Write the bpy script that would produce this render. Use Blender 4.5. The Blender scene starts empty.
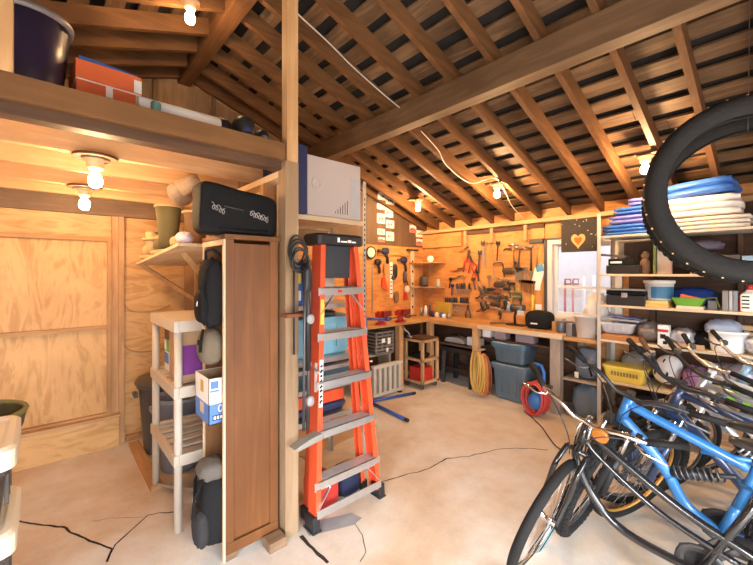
import bpy, bmesh, math, random
from math import sin, cos, pi, radians as R_
from mathutils import Vector as V, Matrix, noise
random.seed(7)
SC = bpy.context.scene
COL = SC.collection
# ------------------------------------------------------------------ camera
FPX, YAW, CH, CX, HY = 370.0, R_(48.2), 1.57, 376.5, 273.0
FX, FY, RX, RY = -sin(YAW), cos(YAW), cos(YAW), sin(YAW)
def W(u, v, X=None, Y=None, Z=None, d=None):
    """point of the room seen at a pixel of the photograph, on a known plane of the room"""
    r = (u-CX)/FPX; up = (HY-v)/FPX
    dx, dy = FX+r*RX, FY+r*RY
    if X is not None: d = X/dx
    elif Y is not None: d = Y/dy
    elif Z is not None: d = (Z-CH)/up
    return V((dx*d, dy*d, CH+up*d))
cam = bpy.data.cameras.new('camera'); cam.sensor_width = 36; cam.lens = FPX/753*36
cam.shift_y = -(282.5-HY)/753; cam.clip_start = .02; cam.clip_end = 200
co = bpy.data.objects.new('camera', cam); COL.objects.link(co)
co.location = (0, 0, CH); co.rotation_euler = (pi/2, 0, YAW); SC.camera = co
# ------------------------------------------------------------------ materials
MATS = {}
def _new(name):
    m = bpy.data.materials.new(name); m.use_nodes = True
    nt = m.node_tree; b = nt.nodes['Principled BSDF']
    return m, nt, b
def _n(nt, t, **kw):
    n = nt.nodes.new(t)
    for k, v in kw.items():
        if k in n.inputs: n.inputs[k].default_value = v
        else: setattr(n, k, v)
    return n
def plain(name, c, rough=.5, metal=0, var=.12, scale=12, bump=0, coat=0, emit=0, trans=0, alpha=1):
    if name in MATS: return MATS[name]
    m, nt, b = _new(name); L = nt.links.new
    tc = _n(nt, 'ShaderNodeTexCoord')
    nz = _n(nt, 'ShaderNodeTexNoise', Scale=scale, Detail=4.0)
    L(tc.outputs['Object'], nz.inputs['Vector'])
    mx = _n(nt, 'ShaderNodeMix', data_type='RGBA')
    mx.inputs[6].default_value = (*[x*(1-var) for x in c], 1); mx.inputs[7].default_value = (*[min(1, x*(1+var)) for x in c], 1)
    L(nz.outputs['Fac'], mx.inputs[0]); L(mx.outputs[2], b.inputs['Base Color'])
    b.inputs['Roughness'].default_value = rough; b.inputs['Metallic'].default_value = metal
    if rough > .5 and not metal: b.inputs['Specular IOR Level'].default_value = .2
    if coat: b.inputs['Coat Weight'].default_value = coat
    if trans: b.inputs['Transmission Weight'].default_value = trans
    if alpha < 1: b.inputs['Alpha'].default_value = alpha
    if emit:
        b.inputs['Emission Color'].default_value = (*c, 1); b.inputs['Emission Strength'].default_value = emit
    if bump:
        bp = _n(nt, 'ShaderNodeBump', Strength=bump, Distance=.01)
        L(nz.outputs['Fac'], bp.inputs['Height']); L(bp.outputs[0], b.inputs['Normal'])
    MATS[name] = m; return m
def wood(name, c1, c2, axis=0, scale=1.0, rough=.6, knots=.5, ply=False):
    """grain runs along the given object axis; c1 pale, c2 dark"""
    if name in MATS: return MATS[name]
    m, nt, b = _new(name); L = nt.links.new
    tc = _n(nt, 'ShaderNodeTexCoord'); mp = _n(nt, 'ShaderNodeMapping')
    s = [9*scale]*3; s[axis] = .9*scale
    if ply: s = [5*scale]*3; s[axis] = 1.1*scale
    mp.inputs['Scale'].default_value = s
    L(tc.outputs['Object'], mp.inputs['Vector'])
    n1 = _n(nt, 'ShaderNodeTexNoise', Scale=1.6, Detail=6.0, Roughness=.6, Distortion=1.4 if ply else .6)
    L(mp.outputs[0], n1.inputs['Vector'])
    wv = _n(nt, 'ShaderNodeMath', operation='MULTIPLY'); wv.inputs[1].default_value = 22 if ply else 14
    L(n1.outputs['Fac'], wv.inputs[0])
    sn = _n(nt, 'ShaderNodeMath', operation='SINE'); L(wv.outputs[0], sn.inputs[0])
    n2 = _n(nt, 'ShaderNodeTexNoise', Scale=2.2*scale, Detail=3.0); L(tc.outputs['Object'], n2.inputs['Vector'])
    vo = _n(nt, 'ShaderNodeTexVoronoi', Scale=2.6*scale if not ply else 4.2*scale); vm = _n(nt, 'ShaderNodeMapping')
    vs = [1.0]*3; vs[axis] = .45; vm.inputs['Scale'].default_value = vs
    L(tc.outputs['Object'], vm.inputs['Vector']); L(vm.outputs[0], vo.inputs['Vector'])
    kr = _n(nt, 'ShaderNodeMapRange'); kr.inputs[1].default_value = .05; kr.inputs[2].default_value = .17; kr.inputs[3].default_value = knots; kr.inputs[4].default_value = 0
    L(vo.outputs['Distance'], kr.inputs[0])
    a = _n(nt, 'ShaderNodeMath', operation='MULTIPLY_ADD'); a.inputs[1].default_value = .17; a.inputs[2].default_value = .05
    L(sn.outputs[0], a.inputs[0])
    a2 = _n(nt, 'ShaderNodeMath', operation='ADD'); L(a.outputs[0], a2.inputs[0]); L(n2.outputs['Fac'], a2.inputs[1])
    a3 = _n(nt, 'ShaderNodeMath', operation='ADD', use_clamp=True); L(a2.outputs[0], a3.inputs[0]); L(kr.outputs[0], a3.inputs[1])
    rp = _n(nt, 'ShaderNodeMapRange'); rp.inputs[1].default_value = .25; rp.inputs[2].default_value = .95
    L(a3.outputs[0], rp.inputs[0])
    mx = _n(nt, 'ShaderNodeMix', data_type='RGBA'); mx.inputs[6].default_value = (*c1, 1); mx.inputs[7].default_value = (*c2, 1)
    L(rp.outputs[0], mx.inputs[0]); L(mx.outputs[2], b.inputs['Base Color'])
    b.inputs['Roughness'].default_value = rough; b.inputs['Specular IOR Level'].default_value = .3
    bp = _n(nt, 'ShaderNodeBump', Strength=.15, Distance=.004); L(a3.outputs[0], bp.inputs['Height']); L(bp.outputs[0], b.inputs['Normal'])
    MATS[name] = m; return m
def woods(base, c1, c2, **k):
    return [wood(base+'_'+'xyz'[a], c1, c2, axis=a, **k) for a in range(3)]
# ------------------------------------------------------------------ mesh builder
class MB:
    def __init__(s): s.v = []; s.f = []; s.m = []; s.s = []; s.T = Matrix()
    def add(s, vs, fs, m=0, smooth=False):
        b = len(s.v); s.v += [s.T @ V(p) for p in vs]
        for f in fs: s.f.append([b+i for i in f]); s.m.append(m); s.s.append(smooth)
        return s
    def box(s, x0, x1, y0, y1, z0, z1, m=0):
        if x0 > x1: x0, x1 = x1, x0
        if y0 > y1: y0, y1 = y1, y0
        if z0 > z1: z0, z1 = z1, z0
        vs = [(x, y, z) for z in (z0, z1) for y in (y0, y1) for x in (x0, x1)]
        return s.add(vs, [(0,2,3,1), (4,5,7,6), (0,1,5,4), (2,6,7,3), (0,4,6,2), (1,3,7,5)], m)
    def obox(s, c, size, rot=(0,0,0), m=0):
        from mathutils import Euler
        M = Matrix.Translation(V(c)) @ Euler(rot).to_matrix().to_4x4()
        a, b, d = size[0]/2, size[1]/2, size[2]/2
        vs = [M @ V((x, y, z)) for z in (-d, d) for y in (-b, b) for x in (-a, a)]
        return s.add(vs, [(0,2,3,1), (4,5,7,6), (0,1,5,4), (2,6,7,3), (0,4,6,2), (1,3,7,5)], m)
    def bar(s, p0, p1, w, h, up=(0,0,1), m=0):
        p0, p1 = V(p0), V(p1); d = (p1-p0).normalized(); up = V(up)
        sd = d.cross(up)
        if sd.length < 1e-5: sd = d.cross(V((1,0,0)))
        sd.normalize(); u2 = sd.cross(d).normalized()
        vs = [p + sd*a*w/2 + u2*b*h/2 for p in (p0, p1) for b in (-1, 1) for a in (-1, 1)]
        return s.add(vs, [(0,1,3,2), (4,6,7,5), (0,4,5,1), (2,3,7,6), (0,2,6,4), (1,5,7,3)], m)
    def tube(s, pts, r, n=8, m=0, closed=False, flat=1.0, smooth=True):
        pts = [V(p) for p in pts]; N = len(pts)
        rs = r if isinstance(r, (list, tuple)) else [r]*N
        ts = []
        for i in range(N):
            a = pts[(i-1) % N] if (closed or i > 0) else pts[i]; b = pts[(i+1) % N] if (closed or i < N-1) else pts[i]
            t = (b-a); ts.append(t.normalized() if t.length > 1e-9 else V((0,0,1)))
        up = V((0,0,1)) if abs(ts[0].z) < .9 else V((1,0,0))
        nn = (up - ts[0]*up.dot(ts[0])).normalized()
        vs = []; fs = []
        for i in range(N):
            nn = nn - ts[i]*nn.dot(ts[i])
            if nn.length < 1e-6: nn = ts[i].orthogonal()
            nn.normalize(); bb = ts[i].cross(nn)
            for k in range(n):
                a = 2*pi*k/n; vs.append(pts[i] + nn*cos(a)*rs[i]*flat + bb*sin(a)*rs[i])
        L = N if closed else N-1
        for i in range(L):
            j = (i+1) % N
            for k in range(n):
                k2 = (k+1) % n; fs.append((i*n+k, i*n+k2, j*n+k2, j*n+k))
        s.add(vs, fs, m, smooth)
        if not closed:
            b = len(s.v)-N*n
            s.f.append([b+k for k in range(n)][::-1]); s.m.append(m); s.s.append(False)
            s.f.append([b+(N-1)*n+k for k in range(n)]); s.m.append(m); s.s.append(False)
        return s
    def cyl(s, p0, p1, r0, r1=None, n=12, m=0): return s.tube([p0, p1], [r0, r0 if r1 is None else r1], n, m)
    def lathe(s, prof, o=(0,0,0), ax=(0,0,1), n=20, m=0, sx=1, sy=1, smooth=True):
        ax = V(ax).normalized(); q = V((0,0,1)).rotation_difference(ax).to_matrix(); o = V(o)
        vs = []; fs = []
        for r, z in prof:
            for k in range(n):
                a = 2*pi*k/n; vs.append(o + q @ V((r*cos(a)*sx, r*sin(a)*sy, z)))
        for i in range(len(prof)-1):
            for k in range(n):
                k2 = (k+1) % n; fs.append((i*n+k, i*n+k2, (i+1)*n+k2, (i+1)*n+k))
        s.add(vs, fs, m, smooth); b = len(s.v)-len(vs)
        for i, rev in ((0, True), (len(prof)-1, False)):
            if prof[i][0] > 1e-4:
                l = [b+i*n+k for k in range(n)]; s.f.append(l[::-1] if rev else l); s.m.append(m); s.s.append(False)
        return s
    def rring(s, prof, w, d, rad, o=(0,0,0), n=4, m=0, smooth=False):
        """stack of rounded rectangles: prof = [(inset, z)], closed at both ends"""
        vs = []; fs = []; K = 4*(n+1)
        for ins, z in prof:
            a, b = w/2-ins, d/2-ins; rr = max(.001, min(rad, a, b))
            for q, (sx, sy) in enumerate(((1,1), (-1,1), (-1,-1), (1,-1))):
                for k in range(n+1):
                    t = (q + k/n)*pi/2
                    vs.append((o[0]+sx*(a-rr)+rr*cos(t), o[1]+sy*(b-rr)+rr*sin(t), o[2]+z))
        for i in range(len(prof)-1):
            for k in range(K):
                k2 = (k+1) % K; fs.append((i*K+k, i*K+k2, (i+1)*K+k2, (i+1)*K+k))
        fs.append(tuple(range(K))[::-1]); fs.append(tuple((len(prof)-1)*K+k for k in range(K)))
        return s.add(vs, fs, m, smooth)
    def torus(s, c, ax, R, r, n=40, k=8, m=0, flat=1.0):
        ax = V(ax).normalized(); q = V((0,0,1)).rotation_difference(ax).to_matrix(); c = V(c); vs = []; fs = []
        for i in range(n):
            a = 2*pi*i/n
            for j in range(k):
                b = 2*pi*j/k; rr = R + r*cos(b); vs.append(c + q @ V((rr*cos(a), rr*sin(a), r*flat*sin(b))))
        for i in range(n):
            for j in range(k):
                i2, j2 = (i+1) % n, (j+1) % k; fs.append((i*k+j, i2*k+j, i2*k+j2, i*k+j2))
        return s.add(vs, fs, m, True)
    def prism(s, poly, o, ux, uy, t, m=0):
        """polygon in the plane (ux, uy) extruded by the vector t"""
        o, ux, uy, t = V(o), V(ux), V(uy), V(t); N = len(poly)
        vs = [o+ux*a+uy*b for a, b in poly] + [o+ux*a+uy*b+t for a, b in poly]
        fs = [tuple(range(N))[::-1], tuple(range(N, 2*N))] + [(i, (i+1) % N, N+(i+1) % N, N+i) for i in range(N)]
        return s.add(vs, fs, m)
    def blob(s, c, rad, p=2.0, n=20, k=12, m=0, amp=0, fr=3.0, seed=0, flatb=None):
        """super-ellipsoid with optional lumps: bags, cushions, bundles"""
        c = V(c); vs = []; fs = []
        def e(x, q): return math.copysign(abs(x)**q, x)
        q = 2.0/p
        for i in range(k+1):
            ph = -pi/2 + pi*i/k
            for j in range(n):
                th = 2*pi*j/n
                d = V((e(cos(ph), q)*e(cos(th), q), e(cos(ph), q)*e(sin(th), q), e(sin(ph), q)))
                w = V((d.x*rad[0], d.y*rad[1], d.z*rad[2]))
                if amp: w *= 1 + amp*noise.noise(d*fr + V((seed*7.3, seed*3.1, seed)))
                if flatb is not None: w.z = max(w.z, flatb)
                vs.append(c+w)
        for i in range(k):
            for j in range(n):
                j2 = (j+1) % n; fs.append((i*n+j, i*n+j2, (i+1)*n+j2, (i+1)*n+j))
        return s.add(vs, fs, m, True)
    def build(s, name, mats, parent=None, bevel=0, recentre=True, sub=0):
        me = bpy.data.meshes.new(name)
        vs = s.v; off = V((0,0,0))
        if parent is None and recentre and vs:
            lo = [min(p[i] for p in vs) for i in range(3)]; hi = [max(p[i] for p in vs) for i in range(3)]
            off = V(((lo[0]+hi[0])/2, (lo[1]+hi[1])/2, lo[2]))
        me.from_pydata([p-off for p in vs], [], s.f)
        if not isinstance(mats, (list, tuple)): mats = [mats]
        for m in mats: me.materials.append(m)
        me.polygons.foreach_set('material_index', s.m); me.polygons.foreach_set('use_smooth', s.s)
        bm = bmesh.new(); bm.from_mesh(me); bmesh.ops.recalc_face_normals(bm, faces=bm.faces); bm.to_mesh(me); bm.free()
        me.update()
        o = bpy.data.objects.new(name, me); COL.objects.link(o); o.location = off
        if parent is not None: o.parent = parent
        if bevel:
            md = o.modifiers.new('bevel', 'BEVEL'); md.width = bevel; md.segments = 2; md.limit_method = 'ANGLE'
        if sub:
            md = o.modifiers.new('sub', 'SUBSURF'); md.levels = sub; md.render_levels = sub
        return o
def tag(o, label, cat, group=None):
    o['label'] = label; o['category'] = cat
    if group: o['group'] = group
    return o
def thing(name, label, cat, loc=(0,0,0), rz=0, group=None):
    o = bpy.data.objects.new(name, None); COL.objects.link(o); o.empty_display_size = .1
    o.location = loc; o.rotation_euler = (0,0,rz)
    return tag(o, label, cat, group)
def struct(name, mb, mats, parent=None, bevel=0):
    o = mb.build(name, mats, parent, bevel)
    if parent is None: o['kind'] = 'structure'
    return o
def part(name, mats, parent, fn, bevel=0, label=None):
    b = MB(); fn(b); o = b.build(name, mats, parent, bevel)
    if label: o['label'] = label
    return o
def solo(name, mats, fn, label, cat, group=None, bevel=0):
    b = MB(); fn(b); return tag(b.build(name, mats, None, bevel), label, cat, group)
def dup(root, loc=None, rot=None, label=None, group=None):
    c = root.copy(); COL.objects.link(c)
    if loc is not None: c.location = loc
    if rot is not None: c.rotation_euler = rot
    if label: c['label'] = label
    if group: c['group'] = group
    for ch in root.children:
        d = ch.copy(); COL.objects.link(d); d.parent = c
        for g in ch.children:
            e = g.copy(); COL.objects.link(e); e.parent = d
    return c
def textmesh(name, txt, size, mat, parent, loc, rot, squeeze=1.0, depth=.0008):
    cu = bpy.data.curves.new(name, 'FONT'); cu.body = txt; cu.size = size; cu.align_x = 'CENTER'; cu.align_y = 'CENTER'; cu.extrude = depth; cu.resolution_u = 3
    o = bpy.data.objects.new(name, cu); COL.objects.link(o)
    dg = bpy.context.evaluated_depsgraph_get(); me = bpy.data.meshes.new_from_object(o.evaluated_get(dg)); bpy.data.objects.remove(o)
    o = bpy.data.objects.new(name, me); COL.objects.link(o); me.materials.clear(); me.materials.append(mat)
    o.parent = parent; o.location = loc; o.rotation_euler = rot; o.scale = (squeeze, 1, 1)
    return o
# palette ------------------------------------------------------------
ply = woods('plywood', (.74,.47,.21), (.46,.24,.08), ply=True, knots=.35, rough=.5)
plyb = woods('orange_plywood', (.70,.34,.115), (.42,.17,.045), ply=True, knots=.35, rough=.5)  # more orange plywood tone for the workshop walls
pine = woods('pine', (.60,.37,.18), (.38,.20,.08), knots=.3)
joistw = woods('joist_wood', (.66,.42,.22), (.42,.23,.10), knots=.3)
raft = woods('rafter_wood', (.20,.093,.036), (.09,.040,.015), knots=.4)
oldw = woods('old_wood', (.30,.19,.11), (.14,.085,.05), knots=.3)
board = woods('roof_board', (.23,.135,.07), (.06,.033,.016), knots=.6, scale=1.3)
darkw = woods('dark_wood', (.14,.075,.04), (.06,.03,.018), knots=.3)
cabw = woods('cabinet_wood', (.22,.088,.03), (.12,.045,.015), knots=.15, scale=.8, rough=.4)
palew = woods('pale_board', (.78,.62,.42), (.58,.42,.25), knots=.15)
greyw = woods('grey_wood', (.46,.38,.30), (.27,.20,.15), knots=.3)
benchw = woods('bench_wood', (.66,.38,.15), (.42,.21,.075), knots=.2, rough=.4)
black = plain('black_plastic', (.018,.018,.02), .45)
blackfab = plain('black_fabric', (.013,.013,.014), .9, bump=.3, scale=60)
rubber = plain('tyre_rubber', (.016,.0155,.015), .75, bump=.3, scale=90)
chrome = plain('chrome', (.75,.74,.72), .18, 1)
alu = plain('aluminium', (.62,.62,.62), .38, .9, scale=30)
steel = plain('dull_steel', (.42,.41,.40), .4, .8)
dsteel = plain('dark_steel', (.12,.12,.125), .45, .7)
white = plain('white_plastic', (.78,.76,.73), .4, var=.05)
cream = plain('cream_plastic', (.78,.72,.58), .5, var=.05)
red = plain('red_paint', (.55,.035,.025), .4)
orangep = plain('orange_fibreglass', (.72,.088,.026), .38, var=.08, coat=.3)
teal = plain('light_blue_plastic', (.20,.45,.58), .4)
navy = plain('navy', (.02,.03,.10), .5)
card = plain('cardboard', (.50,.33,.19), .8, scale=6)
yellow = plain('yellow_plastic', (.80,.60,.07), .45)
green = plain('green_plastic', (.16,.42,.05), .45)
bluep = plain('blue_plastic', (.03,.16,.55), .4)
greyp = plain('grey_plastic', (.30,.31,.33), .5)
lgreyp = plain('pale_grey_plastic', (.60,.60,.61), .5)
print_black = plain('printed_black', (.02,.02,.02), .6)
print_white = plain('printed_white', (.85,.85,.83), .6, var=.02)
# ================================================================== the room
XL, XR, YN, YB = -4.17, 3.3, -2.7, 4.78       # inner faces: left gable, right gable, near eave wall, back eave wall
ZP, SL, YR = 2.27, .345, 1.06                 # underside of rafters at the eave, slope, ridge line
def zu(y): return ZP + SL*((YB-y) if y >= YR else (YB-2*YR+y))
# floor -------------------------------------------------------------
def concrete():
    m, nt, b = _new('concrete'); L = nt.links.new
    tc = _n(nt, 'ShaderNodeTexCoord')
    n1 = _n(nt, 'ShaderNodeTexNoise', Scale=.9, Detail=5.0, Roughness=.6, Distortion=.5)
    n2 = _n(nt, 'ShaderNodeTexNoise', Scale=4.5, Detail=8.0, Roughness=.65)
    n3 = _n(nt, 'ShaderNodeTexNoise', Scale=70.0, Detail=3.0)
    for n in (n1, n2, n3): L(tc.outputs['Object'], n.inputs['Vector'])
    r1 = _n(nt, 'ShaderNodeMapRange'); r1.inputs[1].default_value = .42; r1.inputs[2].default_value = .68; L(n1.outputs['Fac'], r1.inputs[0])
    r2 = _n(nt, 'ShaderNodeMapRange'); r2.inputs[1].default_value = .4; r2.inputs[2].default_value = .75; L(n2.outputs['Fac'], r2.inputs[0])
    m1 = _n(nt, 'ShaderNodeMix', data_type='RGBA'); m1.inputs[6].default_value = (.83,.78,.71,1); m1.inputs[7].default_value = (.68,.52,.35,1); L(r1.outputs[0], m1.inputs[0])
    m2 = _n(nt, 'ShaderNodeMix', data_type='RGBA', blend_type='MULTIPLY'); m2.inputs[7].default_value = (.84,.79,.73,1)
    L(r2.outputs[0], m2.inputs[0]); L(m1.outputs[2], m2.inputs[6])
    m3 = _n(nt, 'ShaderNodeMix', data_type='RGBA', blend_type='MULTIPLY'); m3.inputs[0].default_value = .2
    L(m2.outputs[2], m3.inputs[6]); L(n3.outputs['Color'], m3.inputs[7])
    L(m3.outputs[2], b.inputs['Base Color'])
    rr = _n(nt, 'ShaderNodeMapRange'); rr.inputs[3].default_value = .35; rr.inputs[4].default_value = .65; L(n2.outputs['Fac'], rr.inputs[0]); L(rr.outputs[0], b.inputs['Roughness'])
    bp = _n(nt, 'ShaderNodeBump', Strength=.12, Distance=.004); L(n2.outputs['Fac'], bp.inputs['Height']); L(bp.outputs[0], b.inputs['Normal'])
    return m
conc = concrete()
floor = struct('floor', MB().box(XL-.15, XR+.15, YN-.15, YB+.15, -.12, 0), conc)
crackm = plain('crack', (.05,.035,.025), .9)
def crack(pts, w=.006, mat=crackm, z=.0012):
    P = [W(u, v, Z=0) for u, v in pts]; b = MB(); Q = []
    for i in range(len(P)-1):
        for k in range(6):
            t = k/6; p = P[i].lerp(P[i+1], t); j = .012*noise.noise(p*14); Q.append(p+V((j, -j, 0)))
    Q.append(P[-1])
    for i in range(len(Q)-1):
        d = (Q[i+1]-Q[i]); d.z = 0; s = V((-d.y, d.x, 0)).normalized()
        w1 = w*(.6+.7*abs(noise.noise(Q[i]*9))); w2 = w*(.6+.7*abs(noise.noise(Q[i+1]*9)))
        b.add([Q[i]-s*w1+V((0,0,z)), Q[i]+s*w1+V((0,0,z)), Q[i+1]+s*w2+V((0,0,z)), Q[i+1]-s*w2+V((0,0,z))], [(0,1,2,3)])
    o = b.build('crack', mat, None, recentre=False); o.parent = floor; o.location = -floor.location
    return o
crack([(8,519), (35,524), (62,527), (80,537), (112,549)], .009)
crack([(107,562), (115,545), (135,527), (148,515), (175,512)], .006)
crack([(112,549), (107,562)], .005)
crack([(92,521), (120,518), (143,517)], .002)
crack([(380,482), (405,475), (428,469), (446,459), (470,456), (500,449), (520,448), (548,450)], .006)
crack([(355,524), (362,535), (366,552), (360,562)], .003)
crack([(301,536), (310,546), (328,563)], .013)
greyst = plain('grey_paint_stain', (.30,.31,.31), .55, var=.2, scale=8)
b = MB(); b.add([W(u, v, Z=0)+V((0,0,.0011)) for u, v in ((306,531), (316,521), (335,517), (352,513), (362,518), (354,525), (330,531), (309,536))], [tuple(range(8))])
o = b.build('floor_stain', greyst, None, recentre=False); o.parent = floor; o.location = -floor.location
# walls: gables as polygons, eave walls as boxes -----------------------
def gable(x, t, name, mat, hole=None):
    b = MB(); top = .16
    poly = [(YN-.1, 0), (YB+.1, 0), (YB+.1, ZP+top), (YR, zu(YR)+top), (YN-.1, zu(YN)+top)]
    if not hole: b.prism(poly, (x, 0, 0), (0,1,0), (0,0,1), (t, 0, 0))
    else:
        y0, y1, z1 = hole
        b.prism([(YN-.1, 0), (y0, 0), (y0, zu(y0)+top), (YN-.1, zu(YN)+top)], (x,0,0), (0,1,0), (0,0,1), (t,0,0))
        b.prism([(y1, 0), (YB+.1, 0), (YB+.1, ZP+top), (y1, zu(y1)+top)], (x,0,0), (0,1,0), (0,0,1), (t,0,0))
        b.prism([(y0, z1), (y1, z1), (y1, zu(y1)+top), (YR, zu(YR)+top), (y0, zu(y0)+top)], (x,0,0), (0,1,0), (0,0,1), (t,0,0))
    return struct(name, b, mat)
gable(XL, -.1, 'wall_left', ply[1])
gable(XR, .1, 'wall_right', ply[1], hole=(-2.2, 2.6, 2.2))
b = MB(); b.box(XL-.1, .2, YN-.1, YN, 0, zu(YN)+.14); b.box(3.0, XR+.1, YN-.1, YN, 0, zu(YN)+.14); b.box(.2, 3.0, YN-.1, YN, 2.1, zu(YN)+.14)  # unseen gap added so the fill lamp behind reaches the floor
struct('wall_near', b, ply[0])
WX0, WX1, WZ0, WZ1 = -2.06, -1.24, .98, 1.99
b = MB(); b.box(XL-.1, WX0, YB, YB+.1, 0, ZP+.12); b.box(WX1, XR+.1, YB, YB+.1, 0, ZP+.12)
b.box(WX0, WX1, YB, YB+.1, 0, WZ0); b.box(WX0, WX1, YB, YB+.1, WZ1, ZP+.12)
struct('wall_back', b, plyb[0])
struct('wall_panel', MB().box(XL, XL+.006, 1.14, YB, .05, 2.0), plyb[1])
# window: white frame, two lights, pale view
wf = bpy.data.objects.new('window_1', None); COL.objects.link(wf); wf.location = ((WX0+WX1)/2, YB, WZ0); wf['kind'] = 'structure'
winw = plain('white_window_paint', (.80,.79,.77), .45, var=.05)
def frame_ring(b, x0, x1, y0, y1, z0, z1, w):
    b.box(x0, x0+w, y0, y1, z0, z1); b.box(x1-w, x1, y0, y1, z0, z1); b.box(x0+w, x1-w, y0, y1, z0, z0+w); b.box(x0+w, x1-w, y0, y1, z1-w, z1)
hw, hh = (WX1-WX0)/2, WZ1-WZ0
part('frame', winw, wf, lambda b: frame_ring(b, -hw, hw, -.03, .09, 0, hh, .06), .004)
part('sash', winw, wf, lambda b: (frame_ring(b, -hw+.06, hw-.06, .03, .07, .06, hh-.06, .045), b.box(-hw+.1, hw-.1, .035, .065, .40, .43)), .003)
part('casing', dsteel, wf, lambda b: (b.box(-hw-.035, -hw, -.045, .0, -.02, hh+.02), b.box(-hw-.035, hw+.02, -.045, 0, hh, hh+.02)), .002)
glass = plain('window_glass', (.95,.97,.98), .02, trans=1, var=0)
part('pane', glass, wf, lambda b: b.box(-hw+.1, hw-.1, .048, .052, .1, hh-.1))
# outside the window: pale neighbouring wall with garden tools leaning on it
outw = plain('pale_render', (.62,.58,.58), .9)
o = struct('wall_exterior', MB().box(-4.2, .8, 6.6, 6.7, -.3, 3.2), outw)
struct('ground', MB().box(-30, 30, -30, 30, -.2, -.125), plain('gravel', (.40,.38,.36), .9, scale=20))
# ledges and rails behind the bench window
# roof ------------------------------------------------------------------
RX_ = [-4.10, -3.83, -3.52, -3.21, -2.84, -2.53, -2.16, -1.80, -1.44, -1.10, -.757, -.4375, -.1, .24, .58, .92, 1.26, 1.6, 1.95, 2.3, 2.65, 3.0, 3.27]
RD = .135
for x in RX_:
    b = MB(); b.bar((x, YB+.1, zu(YB+.1)+RD/2+.0), (x, YR, zu(YR)+RD/2), .042, RD*.94)
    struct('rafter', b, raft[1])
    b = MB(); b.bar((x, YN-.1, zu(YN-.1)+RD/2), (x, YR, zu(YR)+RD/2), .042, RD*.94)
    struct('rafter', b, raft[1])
felt = plain('roofing_felt', (.022,.019,.018), .95)
b = MB(); nrm = V((0, SL, 1)).normalized()
sp = .212; bw = .127; Ls = (YB+.15-YR)*math.hypot(1, SL); k = 0
for side in (1, -1):
    s = .02; k = 0
    while s < Ls:
        def P(t): return YR + side*t/math.hypot(1, SL), zu(YR)-SL*t/math.hypot(1, SL)+RD
        w_ = bw*(.92+.2*random.random()); xs = [XL-.05]
        while xs[-1] < XR+.05: xs.append(min(XR+.06, xs[-1]+random.uniform(1.4, 2.6)))
        for i in range(len(xs)-1):
            (y0, z0), (y1, z1) = P(s), P(min(s+w_, Ls))
            xa, xb = xs[i]+.002, xs[i+1]-.002; n_ = V((0, side*SL, 1)).normalized()*.02
            vs = [V((xa,y0,z0)), V((xb,y0,z0)), V((xb,y1,z1)), V((xa,y1,z1))]; b.add(vs+[p+n_ for p in vs], [(0,1,2,3), (7,6,5,4), (0,4,5,1), (2,6,7,3), (0,3,7,4), (1,5,6,2)])
        s += sp*(.95+.1*random.random())
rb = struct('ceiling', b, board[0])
b = MB()
for side in (1, -1):
    y0, y1 = YR, YR+side*(YB+.2-YR); z0 = zu(YR)+RD+.045; z1 = z0-SL*(YB+.2-YR)
    b.add([(XL-.2,y0,z0), (XR+.2,y0,z0), (XR+.2,y1,z1), (XL-.2,y1,z1), (XL-.2,y0,z0+.03), (XR+.2,y0,z0+.03), (XR+.2,y1,z1+.03), (XL-.2,y1,z1+.03)], [(0,1,2,3), (7,6,5,4), (0,4,5,1), (2,6,7,3), (0,3,7,4), (1,5,6,2)])
struct('roof', b, felt)
# purlin, ridge beam, posts, top plate
struct('roof_beam', MB().box(XL, XR, 2.385, 2.505, 2.885, 3.085), wood('beam_x', (.18,.11,.06), (.09,.052,.026), axis=0, knots=.4), bevel=.004)
struct('ridge_beam', MB().box(XL, XR, 1.0, 1.12, 3.50, 3.69), raft[0], bevel=.004)
struct('beam_post', MB().box(2.6, 2.7, 2.395, 2.495, 0, 2.885), pine[2], bevel=.004)
struct('wall_plate', MB().box(XL, XR, YB-.09, YB, 2.215, ZP-.005), joistw[0], bevel=.003)
# back wall: blocking board and stud framing under the plate
struct('trim_1', MB().box(-4.145, -3.36, YB-.035, YB-.0, 1.985, 2.213), plyb[0], bevel=.003)
for x0, x1 in ((-3.30, -3.26), (-2.86, -2.82), (-2.36, -2.32)):
    struct('wall_stud', MB().box(x0, x1, YB-.055, YB, 2.0, 2.214), joistw[2], bevel=.002)
struct('trim_2', MB().box(-3.30, -2.10, YB-.03, YB-.0, 2.15, 2.20), darkw[0])
struct('trim_3', MB().box(-2.27, -2.10, YB-.02, YB, .92, 2.214), plyb[2])
for x in (-.95, -.3, .35, 1.0, 1.7, 2.4):
    struct('wall_stud', MB().box(x-.02, x+.02, YB-.09, YB, 0, 2.214), darkw[2], bevel=.002)
struct('trim_4', MB().box(-1.18, XR, YB-.012, YB, 0, 2.214), darkw[0])
# left gable: dark panel over the workshop bench
bd = MB(); 
bd.prism([(2.3, 2.0), (YB-.005, 2.0), (YB-.005, zu(YB)-.0), (2.3, zu(2.3))], (XL, 0, 0), (0,1,0), (0,0,1), (.02, 0, 0))
struct('wall_panel', bd, wood('brown_panel', (.17,.105,.06), (.085,.05,.03), axis=2, knots=.1, scale=.6))
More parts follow.
